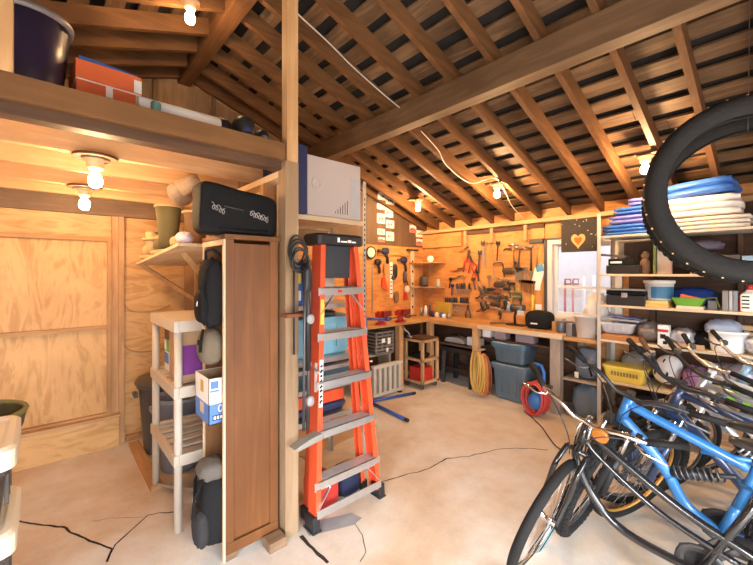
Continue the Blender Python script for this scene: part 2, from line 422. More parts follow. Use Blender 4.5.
# upper gable framing seen above the loft
for y in (-.55, -.15, .25, .62, .80, 1.35, 1.75, 2.15):
    struct('gable_stud', MB().box(XL, XL+.05, y-.022, y+.022, 2.33, zu(y)), oldw[2])
struct('gable_rail', MB().box(XL, XL+.06, -2, .98, 3.02, 3.07), oldw[1])
bd = MB(); bd.prism([(YN, 2.3), (2.29, 2.3), (2.29, zu(2.29)), (YR, zu(YR)), (YN, zu(YN))], (XL, 0, 0), (0,1,0), (0,0,1), (.012, 0, 0))
struct('wall_boarding', bd, wood('gable_board', (.42,.28,.16), (.20,.12,.065), axis=2, knots=.4))
# ------------------------------------------------------------------ left bay with the loft
PY = 1.052
struct('loft_deck', MB().box(XL, -2.03, YN, PY+.09, 2.325, 2.343), ply[1])
struct('loft_fascia', MB().box(-2.02, -1.98, YN, PY, 2.235, 2.335), wood('fascia_y', (.21,.10,.038), (.13,.06,.02), axis=1, knots=.2), bevel=.003)
struct('loft_beam', MB().box(-2.11, -2.03, YN, PY+.09, 2.19, 2.325), darkw[1], bevel=.003)
for x in (-2.5, -2.95, -3.42, -3.86):
    struct('loft_joist', MB().box(x-.022, x+.022, YN, PY+.09, 2.20, 2.325), joistw[1], bevel=.002)
struct('wall_ledger', MB().box(XL, XL+.045, YN, PY, 2.09, 2.325), oldw[1], bevel=.003)
# posts
struct('loft_post', MB().box(-2.075, -1.98, PY, PY+.088, .0, 2.235), wood('post_z', (.38,.265,.165), (.25,.16,.085), axis=2, knots=.3), bevel=.004)
struct('ridge_post', MB().box(-2.045, -1.98, PY+.01, PY+.085, 2.235, 3.50), pine[2], bevel=.003)
struct('loft_post', MB().box(-2.02, -1.975, -.18, -.092, 2.335, 3.35), pine[2], bevel=.003)
# partition: plates, studs, boards on the far side
struct('partition_plate', MB().box(XL, -2.075, PY, PY+.085, 2.15, 2.19), palew[0], bevel=.002)
struct('partition_plate', MB().box(XL, -2.08, PY, PY+.085, 0, .04), pine[0], bevel=.002)
for x in (-4.10, -3.72, -3.36, -3.0, -2.62, -2.3):
    struct('partition_stud', MB().box(x-.022, x+.022, PY, PY+.085, .04, 2.15), pine[2], bevel=.002)
x = XL; i = 0
bd = MB()
while x < -2.09:
    w_ = .135; bd.box(x+.003, min(x+w_, -2.085), PY+.087, PY+.105, .0, 2.19); x += w_+.003
struct('wall_partition', bd, palew[2])
# boarded opening in the left wall
d1 = bpy.data.objects.new('door_1', None); COL.objects.link(d1); d1.location = (XL, .09, .27); d1['kind'] = 'structure'
part('panel', ply[2], d1, lambda b: b.box(.0, .015, -.39, .36, 0, 1.60))
for y in (-.42, .325): part('stile', pine[2], d1, lambda b: b.box(.015, .045, y, y+.035, 0, 1.62), .002)
for z in (0, .79, 1.585): part('rail', pine[1], d1, lambda b: b.box(.015, .052, -.385, .325, z, z+.035), .002)
struct('wall_curb', MB().box(XL, XL+.1, YN, .50, 0, .26), ply[1], bevel=.004)
struct('trim_5', MB().box(XL, XL+.11, YN, .51, .26, .285), joistw[1], bevel=.003)
struct('wall_stud', MB().box(XL, XL+.05, .50, .545, 0, 2.09), joistw[2], bevel=.002)
struct('trim_6', MB().box(XL, XL+.03, .36+.09, .50, .285, 2.09), joistw[2])
struct('baseboard_left', MB().box(XL, XL+.05, .56, PY, 0, .05), pine[1])
# the slack grey cables stapled on that wall
cabm = plain('tan_cable', (.40,.26,.14), .6)
def cable(name, pts, r, mat, label, cat='cable', group=None):
    P = [V(p) for p in pts]; Q = []
    for i in range(len(P)-1):
        for k in range(8):
            t = k/8; p0 = P[max(i-1, 0)]; p1 = P[i]; p2 = P[i+1]; p3 = P[min(i+2, len(P)-1)]
            Q.append(.5*((2*p1)+(p2-p0)*t+(2*p0-5*p1+4*p2-p3)*t*t+(3*p1-p0-3*p2+p3)*t**3))
    Q.append(P[-1])
    return solo(name, mat, lambda b: b.tube(Q, r, 6), label, cat, group)
for (v0, v1, lab) in ((301, 312, 'tan cable sagging across the plywood wall, upper of the two'), (342, 352, 'tan cable sagging across the plywood wall, lower of the two')):
    cable('wall_cable', [W(123, v0, X=XL+.015), W(128, v1-3, X=XL+.015), W(140, v1, X=XL+.015), W(158, v1-2, X=XL+.015), W(170, v1-7, X=XL+.015)], .005, cabm, lab)
# ------------------------------------------------------------------ light
def bulbmat(name, power):
  bulbm = bpy.data.materials.new(name); bulbm.use_nodes = True
  nt = bulbm.node_tree; nt.nodes.remove(nt.nodes['Principled BSDF'])
  em = nt.nodes.new('ShaderNodeEmission'); em.inputs[0].default_value = (1, .60, .29, 1); em.inputs[1].default_value = power
  nt.links.new(em.outputs[0], nt.nodes['Material Output'].inputs[0])
  return bulbm
bulb_work, bulb_bay, bulb_loft = bulbmat('lit_bulb', 760), bulbmat('lit_bulb_bay', 230), bulbmat('lit_bulb_loft', 190)
porc = plain('fixture_ceramic', (.28,.19,.12), .35)
def bulb(p, label, bm=None):
    t = thing('ceiling_light', label, 'light', p, 0, 'bare bulb lights')
    part('base', porc, t, lambda b: b.lathe([(.062,0), (.062,-.012), (.042,-.018), (.04,-.045), (.03,-.06), (.024,-.06)], n=16))
    part('bulb', bm or bulb_work, t, lambda b: b.lathe([(.013,-.06), (.016,-.075), (.03,-.10), (.033,-.125), (.025,-.148), (.006,-.158)], n=12))
    return t
t = bulb((-2.5, .20, 2.186), 'bare bulb on the loft joist nearest the loft edge', bulb_bay)
part('mount', darkw[0], t, lambda b: b.lathe([(.10,.0005), (.10,.0135)], n=24))
t = bulb((-3.42, .21, 2.186), 'bare bulb on the loft joist nearer the boarded wall', bulb_bay)
part('mount', darkw[0], t, lambda b: b.lathe([(.10,.0005), (.10,.0135)], n=24))
def rbulb(u, v, rx, label):
    """a bulb in the row under the roof, on a small mounting board nailed to the rafter at rx"""
    r = (u-CX)/FPX; dx, dy = FX+r*RX, FY+r*RY
    d = (ZP+SL*YB-CH)/((HY-v)/FPX + SL*dy); x, y = d*dx, d*dy
    t = bulb((x, y, zu(y)-.024), label)
    part('mount', raft[0], t, lambda b: b.box(min(-.065, rx-x-.03), max(.065, rx-x+.03), -.06, .06, .001, .022))
rbulb(418, 198, -3.52, 'bare bulb in the roof corner above the licence plates')
rbulb(497, 182, -2.16, 'bare bulb on a rafter above the hanging tools')
rbulb(645, 153, -.757, 'bare bulb on a rafter above the stored blue tarps')
bulb((-2.75, .74, zu(.74)-.004), 'bare bulb under the roof above the loft', bulb_loft)
sky = bpy.data.worlds.new('sky'); SC.world = sky; sky.use_nodes = True
bg = sky.node_tree.nodes['Background']; bg.inputs[0].default_value = (.80, .88, 1, 1); bg.inputs[1].default_value = 2.6
def area(name, loc, rot, sx, sy, e, c):
    l = bpy.data.lights.new(name, 'AREA'); l.shape = 'RECTANGLE'; l.size = sx; l.size_y = sy; l.energy = e; l.color = c
    o = bpy.data.objects.new(name, l); COL.objects.link(o); o.location = loc; o.rotation_euler = rot; return o
area('door_daylight', (XR+.5, .6, 2.0), (0, R_(31), 0), 1.9, 4.2, 330, (.93,.96,1)).data.spread = R_(118)
area('side_door_daylight', (1.9, YN-.5, 1.95), (R_(40), 0, 0), 2.2, 1.8, 520, (.92,.95,1)).data.spread = R_(110)  # added fill lamp to brighten the right floor; no known door here
SC.view_settings.view_transform = 'Standard'; SC.view_settings.look = 'None'; SC.view_settings.gamma = 1; SC.view_settings.use_curve_mapping = False
SC.view_settings.exposure = .78

def roof_pt(u, v, drop=.03):
    r = (u-CX)/FPX; dx, dy = FX+r*RX, FY+r*RY
    d = (ZP+SL*YB-drop-CH)/((HY-v)/FPX + SL*dy); return V((d*dx, d*dy, CH+(HY-v)/FPX*d))
wcab = plain('white_cable', (.62,.58,.52), .5)
cable('roof_cable', [roof_pt(*p) for p in ((283,0), (301,17), (329,43), (353,67), (382,93), (400,108))], .005, wcab, 'white cable running under the rafters above the roof beam')
cable('roof_cable', [roof_pt(*p) for p in ((421,131), (438,150), (447,166), (470,183), (494,178), (504,190), (512,206), (524,219))], .005, wcab, 'white cable running under the rafters to the bulb over the tools')
# ================================================================== left bay
# tall bookcase, end panel towards the camera
bc = thing('bookcase', 'tall narrow brown wooden bookcase beside the loft post', 'bookcase', (-2.22, .87, 0))
x0, x1, y0, y1, H = -.18, .18, -.142, .165, 1.755
part('side_panel', cabw[2], bc, lambda b: (b.box(x1-.02, x1-.008, y0+.02, y1-.02, .1, H-.02), b.box(x1-.02, x1, y0, y0+.045, .06, H), b.box(x1-.02, x1, y1-.05, y1, .06, H), b.box(x1-.02, x1+.004, y0, y1, .035, .095)), .002)
part('side_panel', wood('cab_side_z', (.32,.15,.06), (.20,.085,.035), axis=2, knots=.2), bc, lambda b: b.box(x0, x0+.02, y0, y1, .06, H), .002)
part('back_panel', cabw[2], bc, lambda b: b.box(x0+.02, x1-.02, y1-.012, y1-.002, .06, H))
for z in (.06, .722, 1.56):
    part('shelf', cabw[0], bc, lambda b: b.box(x0+.02, x1-.02, y0+.02, y1-.015, z, z+.02))
part('top', cabw[0], bc, lambda b: b.box(x0-.01, x1+.012, y0-.012, y1+.01, H, H+.028), .003)
part('face_frame', palew[2], bc, lambda b: (b.box(x1-.022, x1-.001, y0-.012, y0, .0, H), b.box(x0, x0+.018, y0-.012, y0, .06, H), b.box(x0, x1, y0-.0115, y0-.0005, H-.03, H)), .002)
for xa, ya in ((x1-.03, y0), (x1-.03, y1-.06), (x0, y0), (x0, y1-.06)): part('foot', oldw[1], bc, lambda b: b.box(xa, xa+.03, ya, ya+.06, 0, .06))
solo('timber_offcut', oldw[1], lambda b: b.box(-2.02, -1.93, .93, 1.035, 0, .055), 'short rough timber offcut on the floor against the foot of the bookcase', 'wood offcut', bevel=.004)
# black bag on top
bz = H+.029
bagm = plain('bag_nylon', (.007,.007,.008), .7, bump=.25, scale=40)
bag = thing('duffel_bag', 'boxy black zipped bag with grey script on top of the bookcase', 'bag', (-2.135, .825, bz))
def f(b):
    b.T = Matrix.Translation((0,0,.143)); b.blob((0,0,0), (.075,.222,.143), 9, 32, 16, amp=.05, fr=2.2, seed=3)
    for i, p in enumerate(b.v): p.z -= max(0, p.z-.06)*(p.y+.22)*.55
part('body', bagm, bag, f)
part('strap', blackfab, bag, lambda b: (b.tube([(.072,-.13,.03), (.086,-.05,.022), (.086,.06,.02), (.072,.15,.03)], .007, 6), b.tube([(.02,-.2,.245), (.02,-.05,.24), (0,.1,.222), (0,.2,.19)], .006, 6)))
part('zip', dsteel, bag, lambda b: b.tube([(.077,-.10,.152), (.079,-.05,.145), (.079,.01,.138)], .003, 5))
gs = plain('grey_embroidery', (.50,.48,.46), .7)
def script(b, y, z, L, n, seed):
    rnd = random.Random(seed); P = []
    for i in range(n*9+1):
        t = i/(n*9); a = i*2*pi/9
        P.append((.0800, y+L*t+.010*sin(a), z-.03*t+(.014+.006*sin(i*.37+seed))*cos(a)))
    b.tube(P, .0016, 4)
part('lettering', gs, bag, lambda b: script(b, -.165, .148, .07, 4, 1))
part('lettering', gs, bag, lambda b: script(b, .045, .128, .11, 7, 4))
# backpacks and cap hanging in the open front
bp = thing('backpack', 'black backpack hanging in the upper front of the bookcase', 'backpack', (-2.155, .69, 1.29))
part('body', blackfab, bp, lambda b: b.blob((0,0,.17), (.085,.06,.19), 3.2, 22, 14, amp=.10, fr=5, seed=2))
part('pocket', bagm, bp, lambda b: b.blob((.01,-.055,.10), (.065,.03,.09), 3, 18, 10, amp=.08, fr=6, seed=5))
part('strap', blackfab, bp, lambda b: (b.tube([(.05,.0,.34), (.07,-.05,.30), (.08,-.075,.20), (.06,-.06,.05)], .013, 6, flat=.4), b.tube([(-.03,-.02,.34), (0,-.03,.40), (.02,.0,.41), (.05,.03,.38)], .009, 6)))
part('logo', print_white, bp, lambda b: b.prism([(0,0), (.018,.004), (.022,.03), (.012,.028), (.010,.016), (.002,.02)], (.03,-.0865,.10), (1,0,0), (0,.0,1), (0,-.002,0)))
def f(b):
    b.blob((0,0,.075), (.085,.07,.10), 2.4, 20, 12, amp=.05, fr=5, seed=8)
tagm = plain('tan_canvas', (.42,.33,.23), .85, bump=.3, scale=50)
cp = thing('cap', 'olive tan canvas cap hanging below the black backpack', 'cap', (-2.165, .69, 1.085))
part('crown', plain('olive_canvas', (.17,.135,.095), .85, bump=.3, scale=50), cp, f)
part('strap', blackfab, cp, lambda b: (b.tube([(.05,-.055,.18), (.06,-.07,.12), (.062,-.075,.06)], .008, 6), b.box(.045,.08,-.083,-.07,.10,.125)))
# white and blue open carton held at the front of the lower shelf
blm = plain('carton_blue', (.09,.22,.62), .5)
bx = thing('carton', 'open white and blue cardboard carton marked 0.0 on the bookcase shelf', 'box', (-2.215, .762, .7435))
a, c, h = .12, .105, .25
part('body', [print_white, blm, card], bx, lambda b: (
    b.box(-a,a,-c,-c+.004,.11,h), b.box(-a,a,-c,-c+.004,0,.11,1), b.box(a-.004,a,-c,c,.11,h), b.box(a-.004,a,-c,c,0,.11,1),
    b.box(-a,-a+.004,-c,c,.11,h), b.box(-a,-a+.004,-c,c,0,.11,1), b.box(-a,a,c-.004,c,0,h,2), b.box(-a,a,-c,c,0,.004,2),
    b.box(-a+.005,a-.005,-c+.005,-c+.007,.01,h-.002,2), b.box(a-.007,a-.005,-c+.005,c-.005,.01,h-.002,2), b.box(-a+.005,-a+.007,-c+.005,c-.005,.01,h-.002,2)))
textmesh('lettering', '0.0', .06, print_white, bx, (a+.0012, -.022, .080), (pi/2, 0, pi/2))
part('barcode', [print_white, print_black], bx, lambda b: (b.box(a,a+.001,-.085,.09,.02,.048,1), [b.box(a,a+.0016,-.08+i*.017,-.08+i*.017+.012,.025,.043) for i in range(9)]))
part('emblem', blm, bx, lambda b: b.box(a,a+.001,-.095,-.055,.195,.235))
part('emblem', blm, bx, lambda b: b.box(a,a+.001,-.098,-.052,.176,.186))
part('picture', plain('amber_print', (.62,.33,.06), .5), bx, lambda b: b.box(-.02,.03,-c-.001,-c,.16,.225))
part('picture', plain('pale_amber_print', (.62,.50,.30), .5), bx, lambda b: b.box(-.03,.03,-c-.001,-c,.04,.10))
# grey backpack standing on the floor in front
b2 = thing('backpack', 'charcoal backpack standing in the lowest opening of the bookcase', 'backpack', (-2.155, .70, .081), R_(0))
part('body', blackfab, b2, lambda b: b.blob((0,0,.19), (.095,.08,.20), 3.2, 24, 16, amp=.10, fr=4, seed=12))
part('pocket', plain('charcoal_cloth', (.035,.034,.036), .85, bump=.3, scale=50), b2, lambda b: b.blob((.02,-.075,.11), (.075,.035,.10), 3, 18, 10, amp=.1, fr=6, seed=15))
part('flap', plain('grey_cloth', (.13,.115,.10), .85, bump=.3, scale=50), b2, lambda b: b.blob((0,-.005,.40), (.09,.08,.055), 2.6, 20, 10, amp=.12, fr=6, seed=18))
part('strap', blackfab, b2, lambda b: (b.tube([(-.07,-.04,.40), (-.125,-.06,.30), (-.13,-.06,.18), (-.10,-.05,.10)], .012, 6, flat=.4), b.tube([(.05,-.06,.40), (.075,-.12,.30), (.06,-.125,.19)], .011, 6, flat=.4)))
part('buckle', lgreyp, b2, lambda b: b.box(-.142,-.122,-.072,-.055,.165,.19), .002)
# plastic shelving unit (three tiers) --------------------------------------
pl = plain('taupe_plastic', (.62,.55,.46), .5, var=.05)
ps = thing('plastic_shelf', 'pale plastic three tier shelving unit left of the bookcase', 'shelf', (-2.785, .78, 0))
hx, hy = .335, .21
for z in (.40, .81, 1.21):
    def f(b, z=z):
        frame_ring_h(b, -hx, hx, -hy, hy, z, z+.07, .03)
        if z > 1.1: b.box(-hx+.03, hx-.03, -hy+.03, hy-.03, z+.05, z+.066)
        else:
            for i in range(6): b.box(-hx+.03+i*.105, -hx+.03+i*.105+.07, -hy+.03, hy-.03, z+.045, z+.06)
    def frame_ring_h(b, x0, x1, y0, y1, z0, z1, w):
        b.box(x0, x1, y0, y0+w, z0, z1); b.box(x0, x1, y1-w, y1, z0, z1); b.box(x0, x0+w, y0+w, y1-w, z0, z1); b.box(x1-w, x1, y0+w, y1-w, z0, z1)
    part('tier', pl, ps, f, .006)
for sx in (-1, 1):
    for sy in (-1, 1):
        part('leg', pl, ps, lambda b: (b.cyl((sx*(hx-.03), sy*(hy-.03), 0), (sx*(hx-.03), sy*(hy-.03), 1.212), .024, n=14)))
part('brace', alu, ps, lambda b: b.bar((-.25,-hy+.03,.05), (.15,hy-.05,.02), .012, .02))
# goods on the middle tier
mz = .8815
def carton(name, label, cat, c, s, m, rz=0, bands=(), group=None):
    t = thing(name, label, cat, c, rz, group)
    part('body', m, t, lambda b: b.box(-s[0]/2, s[0]/2, -s[1]/2, s[1]/2, 0, s[2]), .003)
    for (face, a0, a1, z0, z1, mm) in bands:
        e = .0012
        if face == 'y': part('print', mm, t, lambda b: b.box(a0, a1, -s[1]/2-e, -s[1]/2, z0, z1))
        else: part('print', mm, t, lambda b: b.box(s[0]/2, s[0]/2+e, a0, a1, z0, z1))
    return t
purp = plain('purple_print', (.22,.05,.28), .6)
carton('box', 'tall brown and purple cardboard box on the plastic shelf', 'box', (-2.60, .77, mz), (.16, .30, .325), card, 0, [('y', -.078, .078, .05, .235, purp), ('x', -.148, .148, .05, .235, purp)])
carton('box', 'tall plain cardboard box behind the shelf leg', 'box', (-2.745, .76, mz), (.09, .28, .325), card)
carton('box', 'blue and white small box on the plastic shelf, lowest of the stack', 'box', (-2.95, .75, mz), (.13, .22, .13), print_white, 0, [('y', -.06, .06, .05, .125, bluep), ('x', -.1, .1, .05, .125, bluep)])
carton('box', 'green and white small box, second of the stack on the plastic shelf', 'box', (-2.95, .75, mz+.133), (.13, .22, .085), green, 0, [('x', -.05, .04, .03, .06, red), ('y', -.06, -.01, 0.01, .08, print_white)])
carton('box', 'reddish brown small box on top of the green box', 'box', (-2.95, .75, mz+.221), (.13, .22, .10), plain('maroon_card', (.25,.10,.07), .7))
# slatted pallet shelf under the unit on the floor and boards
solo('floor_board', pine[0], lambda b: b.box(-4.0, -3.05, .56, .64, .0, .035), 'long pine board lying on the floor along the wall', 'board')
# bins behind
def bin_(name, label, loc, r0, r1, h, m, lid=None, handle=True, hw=None):
    t = thing(name, label, 'bin', loc)
    part('body', m, t, lambda b: b.lathe([(r0*.96,0), (r0,.01), (r1,h-.03), (r1+.015,h-.03), (r1+.015,h), (r1-.005,h), (r1-.012,h-.03), (r0-.012,.015), (0,.015)], n=28))
    if lid: part('lid', lid, t, lambda b: b.lathe([(r1+.03,h+.002), (r1+.03,h+.02), (r1+.012,h+.045), (r1*.6,h+.065), (.001,h+.07)], n=28))
    if handle: part('handle', m, t, lambda b: b.box(-.05, .05, -r1-.04, -r1-.01, h-.10, h-.06), .006)
    return t
gb = plain('bin_grey', (.105,.105,.11), .5)
bin_('bin', 'dark grey lidded bin behind the plastic shelf', (-3.76, .80, 0.002), .16, .20, .60, gb, plain('lid_brown', (.10,.085,.07), .5))
bin_('bin', 'blue grey open bin with a pale rim behind the plastic shelf', (-3.32, .82, 0.002), .14, .175, .58, plain('bin_bluegrey', (.22,.25,.32), .45))
# tilted wall shelf with boots -------------------------------------------
tl = math.atan2(.10, 1.35)
sh = thing('wall_shelf', 'pale sloping wall shelf on a diagonal brace left of the bookcase', 'shelf', (-2.48, .80, 1.735))
def tp(x, y, z): return V((x, y, z - .095*(-x)/1.4))
part('board', palew[0], sh, lambda b: b.prism([(0,0), (-1.42,-.095), (-1.42,-.075), (0,.02)], (0,-.2,0), (1,0,0), (0,0,1), (0,.42,0)))
part('brace', pine[0], sh, lambda b: b.bar((-1.36, -.17, -.09), (-.98, .20, -.42), .02, .035))
part('brace', pine[0], sh, lambda b: b.bar((-.30, -.1, -.03), (-.28, .215, -.42), .02, .035))
part('batten', pine[2], sh, lambda b: b.box(-1.0, -.95, .205, .232, -.5, -.08))
boott = plain('boot_green', (.14,.12,.055), .7, bump=.2, scale=30)
bootc = plain('boot_tan', (.50,.36,.19), .8, bump=.2, scale=40)
bootb = plain('boot_brown', (.20,.12,.07), .8, bump=.2, scale=40)
def boot(label, x, y, rz, h, shaft, sole, loc_dz=0, tilt=0):
    t = thing('boot', label, 'boot', (-2.48+x, .80+y, 1.735+.0215-.095*(-x)/1.4 + loc_dz), rz)
    t.rotation_euler = (tilt, -tl*0, rz)
    part('upper', shaft, t, lambda b: (b.tube([(0,0,.03), (0,0,.10), (-.005,0,.16), (0,0,h)], [.052,.05,.056,.068], 14), b.blob((.075,0,.05), (.105,.047,.045), 2.3, 18, 10)))
    part('sole', sole, t, lambda b: b.prism([(-.06,-.042), (.04,-.045), (.15,-.05), (.185,-.02), (.185,.02), (.15,.05), (.04,.045), (-.06,.042)], (0,0,0), (1,0,0), (0,1,0), (0,0,.022)), .004)
    part('cuff', sole, t, lambda b: b.torus((0,0,h-.004), (0,0,1), .066, .008, 20, 6))
    part('lining', sole, t, lambda b: b.tube([(.052,-.022,.08), (.058,-.02,.14), (.068,-.02,h)], .008, 6))
    return t
for q in (boot('green rubber boot with tan trim on the wall shelf', -.60, -.12, R_(185), .27, boott, bootc),
          boot('tan ankle boot at the outer end of the wall shelf', -.98, -.13, R_(185), .12, bootc, bootc),
          boot('brown tall boot behind the green boot on the wall shelf', -.42, .02, R_(172), .22, bootb, bootc)): q.scale = (1.3, 1.3, 1.3)
o = thing('work_boot', 'speckled grey brown boot leaning on top of the brown boot', 'boot', (-2.84, .70, 2.12), R_(150)); o.rotation_euler = (R_(60), R_(10), R_(150))
part('upper', plain('boot_speckle', (.30,.22,.15), .85, bump=.4, scale=80), o, lambda b: (b.blob((0,0,0), (.13,.065,.07), 2.4, 20, 12), b.tube([(-.07,0,.02), (-.08,0,.10), (-.08,0,.16)], [.06,.058,.062], 14)))
part('opening', darkw[0], o, lambda b: b.lathe([(.05,.158), (.05,.163), (0,.163)], (-.08,0,0)))
lt = plain('lilac_cloth', (.55,.50,.60), .8, bump=.3)
solo('shoe', lt, lambda b: b.blob((-2.56, .655, 1.79), (.07,.05,.04), 2.2, 18, 10, amp=.2, fr=8, seed=4), 'pale lilac patterned shoe at the inner end of the wall shelf', 'shoe')
solo('shoe', bootc, lambda b: b.blob((-2.71, .65, 1.775), (.055,.045,.038), 2.2, 18, 10, amp=.2, fr=8, seed=6), 'small tan shoe next to the lilac shoe on the wall shelf', 'shoe')
# storage totes at the left edge of the picture -----------------------------
drk = plain('smoky_plastic', (.055,.045,.04), .3)
def tote(name, label, loc, rz, w, d, h, body, lid, group=None, lidh=.05, ribs=True):
    t = thing(name, label, 'storage bin', loc, rz, group)
    part('body', body, t, lambda b: (b.rring([(.045,0), (.03,.02), (.012,h-.05), (0,h-.05), (0,h-.03)], w-.03, d-.03, .04), [b.obox((x*(w/2-.08), s*(d/2-.030), h/2), (.02,.012,h*.6)) for x in (-.6,0,.6) for s in (-1,1)] if ribs else None))
    if lid: part('lid', lid, t, lambda b: b.rring([(.004,h-.03), (0,h-.028), (0,h+lidh-.04), (.012,h+lidh-.028), (.03,h+lidh-.028), (.04,h+lidh-.036)], w, d, .045))
    return t
g_ = 'stacked bins with cream lids'
tote('storage_bin', 'smoky plastic bin with a cream lid at the left edge, topmost of its stack', (-1.95,-.245,.697), 0, .42, .34, .24, drk, cream, lidh=.075)
tote('storage_bin', 'smoky plastic bin with a cream lid at the left edge, second in its stack', (-1.95,-.245,.372), 0, .42, .34, .275, drk, cream, lidh=.075)
tote('storage_bin', 'smoky plastic bin with a cream lid at the left edge, lowest of its stack', (-1.95,-.245,.002), 0, .42, .34, .32, drk, cream, lidh=.075)
bk = thing('basket', 'flat dark wicker basket behind the dark bin', 'basket', (-2.45, -.28, .726))
part('bowl', plain('wicker', (.12,.10,.05), .8, bump=.5, scale=40), bk, lambda b: b.lathe([(.12,0), (.20,.12), (.215,.20), (.205,.20), (.19,.12), (.11,.02), (0,.02)], n=24))
part('rim', plain('wicker_rim', (.22,.20,.08), .8), bk, lambda b: b.torus((0,0,.2), (0,0,1), .21, .012, 28, 6))
bin_('bin', 'dark round bin under the wicker basket behind the stacked bins', (-2.45, -.30, .002), .15, .18, .72, gb, handle=False)
# ------------------------------------------------------------------ things up on the loft
LZ = 2.345
tb = thing('tub', 'large dark purple round tub on the loft edge', 'tub', (-2.40, -.06, LZ))
pt = plain('purple_plastic', (.030,.020,.055), .35)
part('body', pt, tb, lambda b: b.lathe([(.105,0), (.115,.01), (.155,.42), (.147,.42), (.11,.02), (0,.02)], n=32))
part('rim', plain('grey_rim', (.20,.18,.19), .4), tb, lambda b: b.lathe([(.154,.40), (.165,.40), (.168,.425), (.147,.427), (.147,.42)], n=32))
ob = thing('board_game_box', 'big orange box with white trim on the loft beside the purple tub', 'box', (-2.36, .25, LZ), R_(3))
orb = plain('orange_card', (.72,.15,.045), .5)
part('body', [orb, print_white], ob, lambda b: (b.box(-.3,0,-.138,.115,0,.19), b.box(-.3,.0,.115,.138,0,.19,1), b.box(0,.0012,-.018,.012,.0,.19,1)), .002)
part('lid', [orb, print_white], ob, lambda b: (b.box(-.305,.004,-.141,.141,.196,.29), b.box(-.304,.003,-.140,.140,.190,.196,1), b.box(-.305,.0045,.105,.1415,.20,.27,1)), .002)
solo('book', bluep, lambda b: b.obox((-2.50, .24, LZ+.306), (.20,.26,.03), (0,0,R_(8))), 'blue flat box lying on the orange box', 'box')
solo('plank', palew[2], lambda b: b.obox((-3.95, .62, 2.62), (.02,.12,.55), (0,R_(8),0)), 'pale plank leaning against the gable studs on the loft', 'plank')
rl = thing('paper_roll', 'white rolled tube lying along the loft edge', 'roll', (-2.16, .56, LZ+.052))
part('sheet', print_white, rl, lambda b: b.cyl((0,-.22,0), (.0,.17,.0), .05, n=20))
part('end_cap', black, rl, lambda b: b.lathe([(.052,.17), (.052,.215), (.045,.225), (0,.225)], (0,0,0), (0,1,0)))
solo('can', plain('small_green_can', (.10,.20,.18), .4), lambda b: b.lathe([(.02,0),(.022,.005),(.022,.05),(.015,.06),(0,.06)], (-2.06, .40, LZ)), 'tiny green capped can on the loft edge next to the orange box', 'can')
for i, (y, r, l) in enumerate(((.87, .085, 'black helmet lying on the loft edge nearest the white roll'), (.985, .055, 'dark open shoe on the loft edge beside the ridge post'))):
    t = thing('helmet' if i == 0 else 'shoe', l, 'helmet' if i == 0 else 'shoe', (-2.16, y, LZ+.004))
    part('shell', black, t, lambda b: b.blob((0,0,r*.75), (r*1.1,r*.72,r*.95), 2.4, 20, 12, flatb=-r*.72))
    part('opening', greyp if i else navy, t, lambda b: b.blob((.035,-.005,r*.55), (r*.75,r*.4,r*.4), 2.2, 16, 8))
# ================================================================== ladder
ld = thing('step_ladder', 'orange fibreglass step ladder folded against the steel shelving', 'ladder', (-1.955, 1.485, 0))
def rail(b, s, x0, x1, w0, w1, z0, z1, wd, th):
    # a channel section: web and two flanges
    p0, p1 = V((x0, s*w0, z0)), V((x1, s*w1, z1))
    b.bar(p0, p1, wd, .006, up=(0,s,0))
    for e in (-1, 1): b.bar(p0+V((e*(wd/2-.004),-s*th/2,0)), p1+V((e*(wd/2-.004),-s*th/2,0)), .007, th, up=(0,s,0))
XT = -.115
for s in (-1, 1):
    part('front_rail', orangep, ld, lambda b: rail(b, s, 0, XT, .265, .15, .06, 1.765, .085, .034), .002)
    part('rear_rail', orangep, ld, lambda b: rail(b, s, -.125, -.175, .235, .135, .06, 1.76, .055, .03), .002)
    part('foot', black, ld, lambda b: (b.obox((.004, s*.268, .045), (.10,.05,.09), (0,R_(-4),0)), b.box(-.055,.062,s*.268-.032,s*.268+.032,0,.012)), .004)
    part('foot', black, ld, lambda b: b.box(-.155,-.095,s*.236-.024,s*.236+.024,0,.07), .004)
def half(z): return .265 + (.15-.265)*(z-.06)/1.705
def xf(z): return XT*(z-.06)/1.705
for i, z in enumerate((.285, .585, .885, 1.185, 1.475)):
    hw_ = half(z)-.004; x = xf(z)
    st = part('step', alu, ld, lambda b: (b.box(x-.05, x+.045, -hw_, hw_, z-.006, z), b.box(x+.040, x+.045, -hw_-.02, hw_+.02, z-.052, z), b.box(x-.05, x-.045, -hw_, hw_, z-.04, z), [b.box(x-.045+k*.017, x-.040+k*.017, -hw_, hw_, z, z+.003) for k in range(5)]), .001)
    if i in (0, 4):
        for s in (-1, 1):
            b = MB(); b.bar((x+.047, s*(hw_-.09), z-.05), (xf(z-.16)+.047, s*(half(z-.16)+.0), z-.17), .004, .02, up=(1,0,0)); b.build('brace', alu, st)
    if i == 4:
        b = MB(); b.box(x+.0452, x+.046, -.035, .0, z-.036, z-.018); b.build('badge', red, st)
part('brace_bar', alu, ld, lambda b: b.box(.046, .052, -.262, .262, .075, .125), .002)
for s in (-1, 1): part('spreader', steel, ld, lambda b: (b.bar((-.03,s*.212,.95), (-.17,s*.19,1.0), .006, .02), b.cyl((-.02,s*.208,.95), (.0,s*.225,.95), .008)))
cp = part('top_cap', black, ld, lambda b: b.rring([(.012,1.755), (0,1.76), (0,1.815), (.010,1.83)], .20, .385, .03, (XT-.035,0,0)))
part('apron', plain('slate_plastic', (.045,.05,.06), .4), ld, lambda b: b.prism([(-.125,1.535), (.125,1.535), (.132,1.757), (-.132,1.757)], (XT-.02,0,0), (0,1,0), (0,0,1), (-.012,0,0)))
